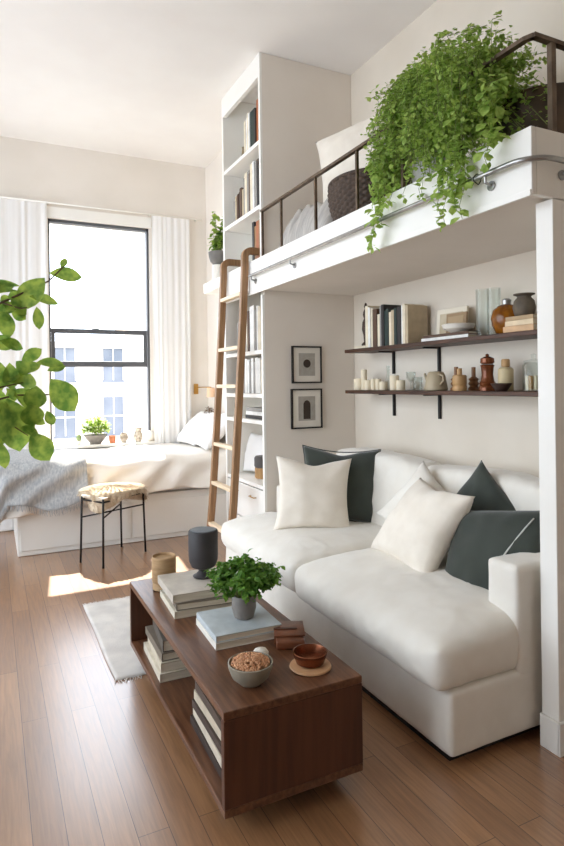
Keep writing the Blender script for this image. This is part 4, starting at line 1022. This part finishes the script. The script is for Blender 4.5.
lath('pebble', [(.0001, 0), (.018, .002), (.030, .012), (.031, .022), (.022, .034), (.0001, .038)], white_cer, (.868, 1.975, TT), 'smooth white round pebble between the nut bowl and leather case', 'pebble', sy_=.85, sm=True)
lc = empty('leather_case', (1.03, 2.06, TT), R(-24), label='folded brown leather case lying on the coffee table behind the copper dish', cat='case')
lea = mat('brown_leather', (120, 70, 44), .4, (92, 52, 32), 9, .3, 60)
MB().box(-.055, -.085, 0, .055, .085, .034, .008, 3).build('body', lea, lc, 40)
MB().box(-.058, -.05, .0345, .058, .088, .042, .003).box(-.060, -.048, .006, -.0555, .088, .040, .002).build('flap', lea, lc, 40)
MB().box(-.062, .0, .043, .03, .016, .046, .001).build('strap', mat('dark_strap', (74, 42, 28), .5), lc)
cop = mat('copper', (140, 84, 56), .22, (112, 62, 38), 10, .05, 40, metal=.75)
lath('coaster', [(.070, 0), (.074, .003), (.072, .008), (.0001, .007)], mat('pale_wood_plate', (212, 170, 128), .4, (196, 150, 108), 8), (.998, 1.835, TT), 'round pale wooden plate under the copper dish on the coffee table', 'plate', n=44)
lath('copper_dish', [(.042, 0), (.050, .003), (.060, .030), (.062, .040), (.058, .041), (.050, .014), (.0001, .010)], cop, (1.004, 1.848, TT+.009), 'shallow copper dish on the pale round wooden plate', 'dish', n=44)
lath('bowl', [(.03, 0), (.045, .01), (.058, .035), (.055, .037), (.038, .014), (.0001, .010)], white_cer, (.76, 2.80, zi+.1655), 'small cream bowl on the far book pile inside the coffee table', 'bowl', n=36)

# ------------------------------------------------------------ fig plant at the left
fg = empty('fig_tree', (-.42, 2.42, 0), label='broad-leaved green plant reaching into view in front of the left curtain', cat='plant')
MB().lathe([(.15, .001), (.17, .01), (.20, .30), (.205, .33), (.19, .33), (.185, .29), (.0001, .28)], n=40).build('pot', white_cer, fg, 40)
MB().lathe([(.186, .292), (.0001, .30)], n=30).build('soil', soil_m, fg, True)
O = Vector((-.42, 2.42, 0))
def fgtube(P, r): return [Vector(p)-O for p in P]
br_ = MB(); lv = MB(); rd = random.Random(31)
trunk = [(-.42, 2.42, .28), (-.40, 2.41, .7), (-.36, 2.42, 1.1), (-.33, 2.40, 1.45), (-.30, 2.41, 1.75)]
br_.tube(fgtube(trunk, 0), [.020, .018, .015, .012, .009], 10)
def branch(P, r=.006): br_.tube(fgtube(P, 0), [r*(1-.6*i/(len(P)-1)) for i in range(len(P))], 8)
def fl_(p, d, L, W_, nr=(0, -.6, .8), curl=.2): lv.leaf(Vector(p)-O, d, nr, L, W_, .18, curl, 7, .55)
branch([(-.33, 2.41, 1.45), (-.18, 2.40, 1.60), (-.02, 2.40, 1.68), (.10, 2.40, 1.745), (.20, 2.40, 1.80), (.255, 2.40, 1.86)])
branch([(.04, 2.40, 1.71), (.10, 2.39, 1.69), (.14, 2.39, 1.70)], .003)
branch([(-.36, 2.42, 1.1), (-.20, 2.41, 1.25), (-.04, 2.40, 1.34), (.08, 2.40, 1.37), (.20, 2.40, 1.37)])
branch([(-.04, 2.40, 1.34), (.03, 2.39, 1.40), (.12, 2.39, 1.42)], .004)
branch([(-.02, 2.40, 1.34), (.04, 2.38, 1.28), (.12, 2.38, 1.22)], .004)
# upper sprig
for p, d, L, W_ in [((.20, 2.40, 1.83), (.9, 0, .02), .125, .062), ((.245, 2.40, 1.85), (.3, .1, .8), .05, .028), ((.185, 2.39, 1.81), (-.75, -.1, -.9), .15, .095), ((.13, 2.38, 1.735), (.75, .1, -.05), .11, .05),
                    ((.11, 2.40, 1.70), (-.9, 0, -.12), .11, .060), ((.155, 2.39, 1.70), (.15, 0, -1), .085, .042), ((.10, 2.40, 1.775), (-.9, .1, .14), .12, .034), ((.09, 2.39, 1.755), (-.9, 0, .02), .12, .03),
                    ((.05, 2.39, 1.68), (.05, -.1, -1), .10, .06), ((.02, 2.38, 1.69), (-.5, -.1, -.9), .10, .06), ((-.01, 2.40, 1.71), (.2, 0, .9), .09, .05), ((.0, 2.39, 1.74), (.5, 0, .3), .09, .05), ((-.04, 2.39, 1.72), (.6, 0, .9), .11, .06),
                    ((-.08, 2.4, 1.66), (.3, 0, -1), .12, .07), ((.03, 2.41, 1.72), (.8, .2, -.5), .07, .04)]:
    fl_(p, d, L, W_, (rd.uniform(-.3, .3), -.9, rd.uniform(.2, .7)))
# lower cluster
low = [((.20, 2.39, 1.40), (.55, 0, -.75), .155, .105), ((.19, 2.40, 1.43), (.8, 0, .3), .07, .04), ((.15, 2.39, 1.46), (.9, 0, .05), .10, .045), ((.10, 2.39, 1.46), (.5, 0, .4), .09, .05), ((.13, 2.38, 1.42), (-.3, 0, -.9), .06, .07),
       ((.15, 2.38, 1.375), (-.1, -.1, -.9), .09, .085), ((.13, 2.37, 1.31), (.1, -.1, -1), .085, .085), ((.185, 2.38, 1.28), (.35, 0, -.9), .06, .04), ((.13, 2.38, 1.20), (.55, -.1, -.9), .125, .09), ((.09, 2.38, 1.22), (.8, 0, -.2), .07, .04),
       ((.05, 2.38, 1.33), (.3, -.1, -.95), .20, .15), ((.0, 2.37, 1.31), (-.1, -.1, -1), .19, .14), ((.03, 2.38, 1.17), (.1, 0, -1), .10, .045), ((.03, 2.39, 1.54), (.8, .1, -.2), .085, .05), ((-.01, 2.39, 1.53), (.7, .1, .05), .10, .06),
       ((.02, 2.39, 1.47), (.1, 0, -1), .11, .07), ((.06, 2.38, 1.46), (.1, 0, -1), .10, .06), ((.0, 2.38, 1.44), (-.3, 0, -1), .12, .075), ((.04, 2.40, 1.40), (.9, 0, .1), .10, .06), ((-.04, 2.39, 1.46), (.4, 0, .8), .11, .07),
       ((.07, 2.40, 1.36), (.8, .1, -.5), .12, .08), ((-.06, 2.39, 1.38), (.3, 0, -1), .16, .11), ((-.05, 2.38, 1.26), (.6, 0, -.6), .12, .09), ((.09, 2.41, 1.42), (.8, .1, .5), .09, .06)]
for p, d, L, W_ in low: fl_((p[0], p[1], p[2]+.03), d, L, W_, (rd.uniform(-.4, .4), -.9, rd.uniform(.1, .7)))
for k in range(30):
    c = (rd.uniform(-.02, .13), 2.40+rd.uniform(-.03, .06), rd.uniform(1.25, 1.50)) if k < 22 else (rd.uniform(-.02, .08), 2.41+rd.uniform(-.03, .05), rd.uniform(1.64, 1.76))
    fl_(c, (rd.uniform(-.6, 1), rd.uniform(-.3, .3), rd.uniform(-1, .4)), rd.uniform(.045, .085), rd.uniform(.03, .05), (rd.uniform(-.5, .5), -.9, rd.uniform(0, .8)))
for k in range(34):   # the rest of the crown, left of the view
    t = rd.uniform(.35, 1); p = Vector(trunk[2]).lerp(Vector(trunk[4]), t)+Vector((rd.uniform(-.3, .14), rd.uniform(-.2, .2), rd.uniform(-.1, .15)))
    if p.x > -.12: continue
    fl_(p, (rd.uniform(-1, .3), rd.uniform(-1, 1), rd.uniform(-.8, .5)), rd.uniform(.1, .18), rd.uniform(.07, .12), (0, 0, 1))
br_.build('branches', bark_m, fg, True); lv.build('foliage', fig_leaf, fg, True, recalc=False)

# ------------------------------------------------------------ outside
bm_ = mat('cream_stucco', (232, 220, 204), .9, (224, 211, 194), .4, .2, 6)
ab_ = empty('apartment_building', (5, 30, -8), label='cream apartment building with paned windows across the street', cat='building')
fac = MB().box(-9, 30.15, -8, 22, 38, 3.55).box(-9, 29.95, 3.25, 22, 30.149, 3.55).box(6.1, 30.3, 3.55, 9.5, 33, 4.75)
at(fac, 'facade', bm_, ab_)
wg = mat('far_window_glass', (112, 114, 120), .15, (88, 92, 100), .8)
wfm = mat('far_window_trim', (215, 208, 198), .7)
for r_ in range(4):
    for c_ in range(-4, 8):
        xx = 2.70+c_*2.27; zz = 1.68-r_*2.66
        f = at(MB().box(xx-.06, 30.03, zz-.10, xx+1.0, 30.149, zz+.0).box(xx, 30.05, zz, xx+.93, 30.149, zz+1.84), 'window', wg, ab_)
        at(MB().box(xx+.44, 30.02, zz, xx+.49, 30.048, zz+1.84).box(xx, 30.02, zz+.86, xx+.93, 30.048, zz+.93), 'window_bars', wfm, f) if False else None
        b = MB().box(xx+.44, 30.02, zz+.01, xx+.49, 30.048, zz+1.84).box(xx, 30.02, zz+.86, xx+.93, 30.048, zz+.93)
        b.b.transform(Matrix.Translation(-ab_.location)); b.build('glazing_bars', wfm, f)
struct('street', MB().box(-40, YW+.5, -8.3, 60, 60, -8.01), mat('asphalt', (110, 110, 110), .9))
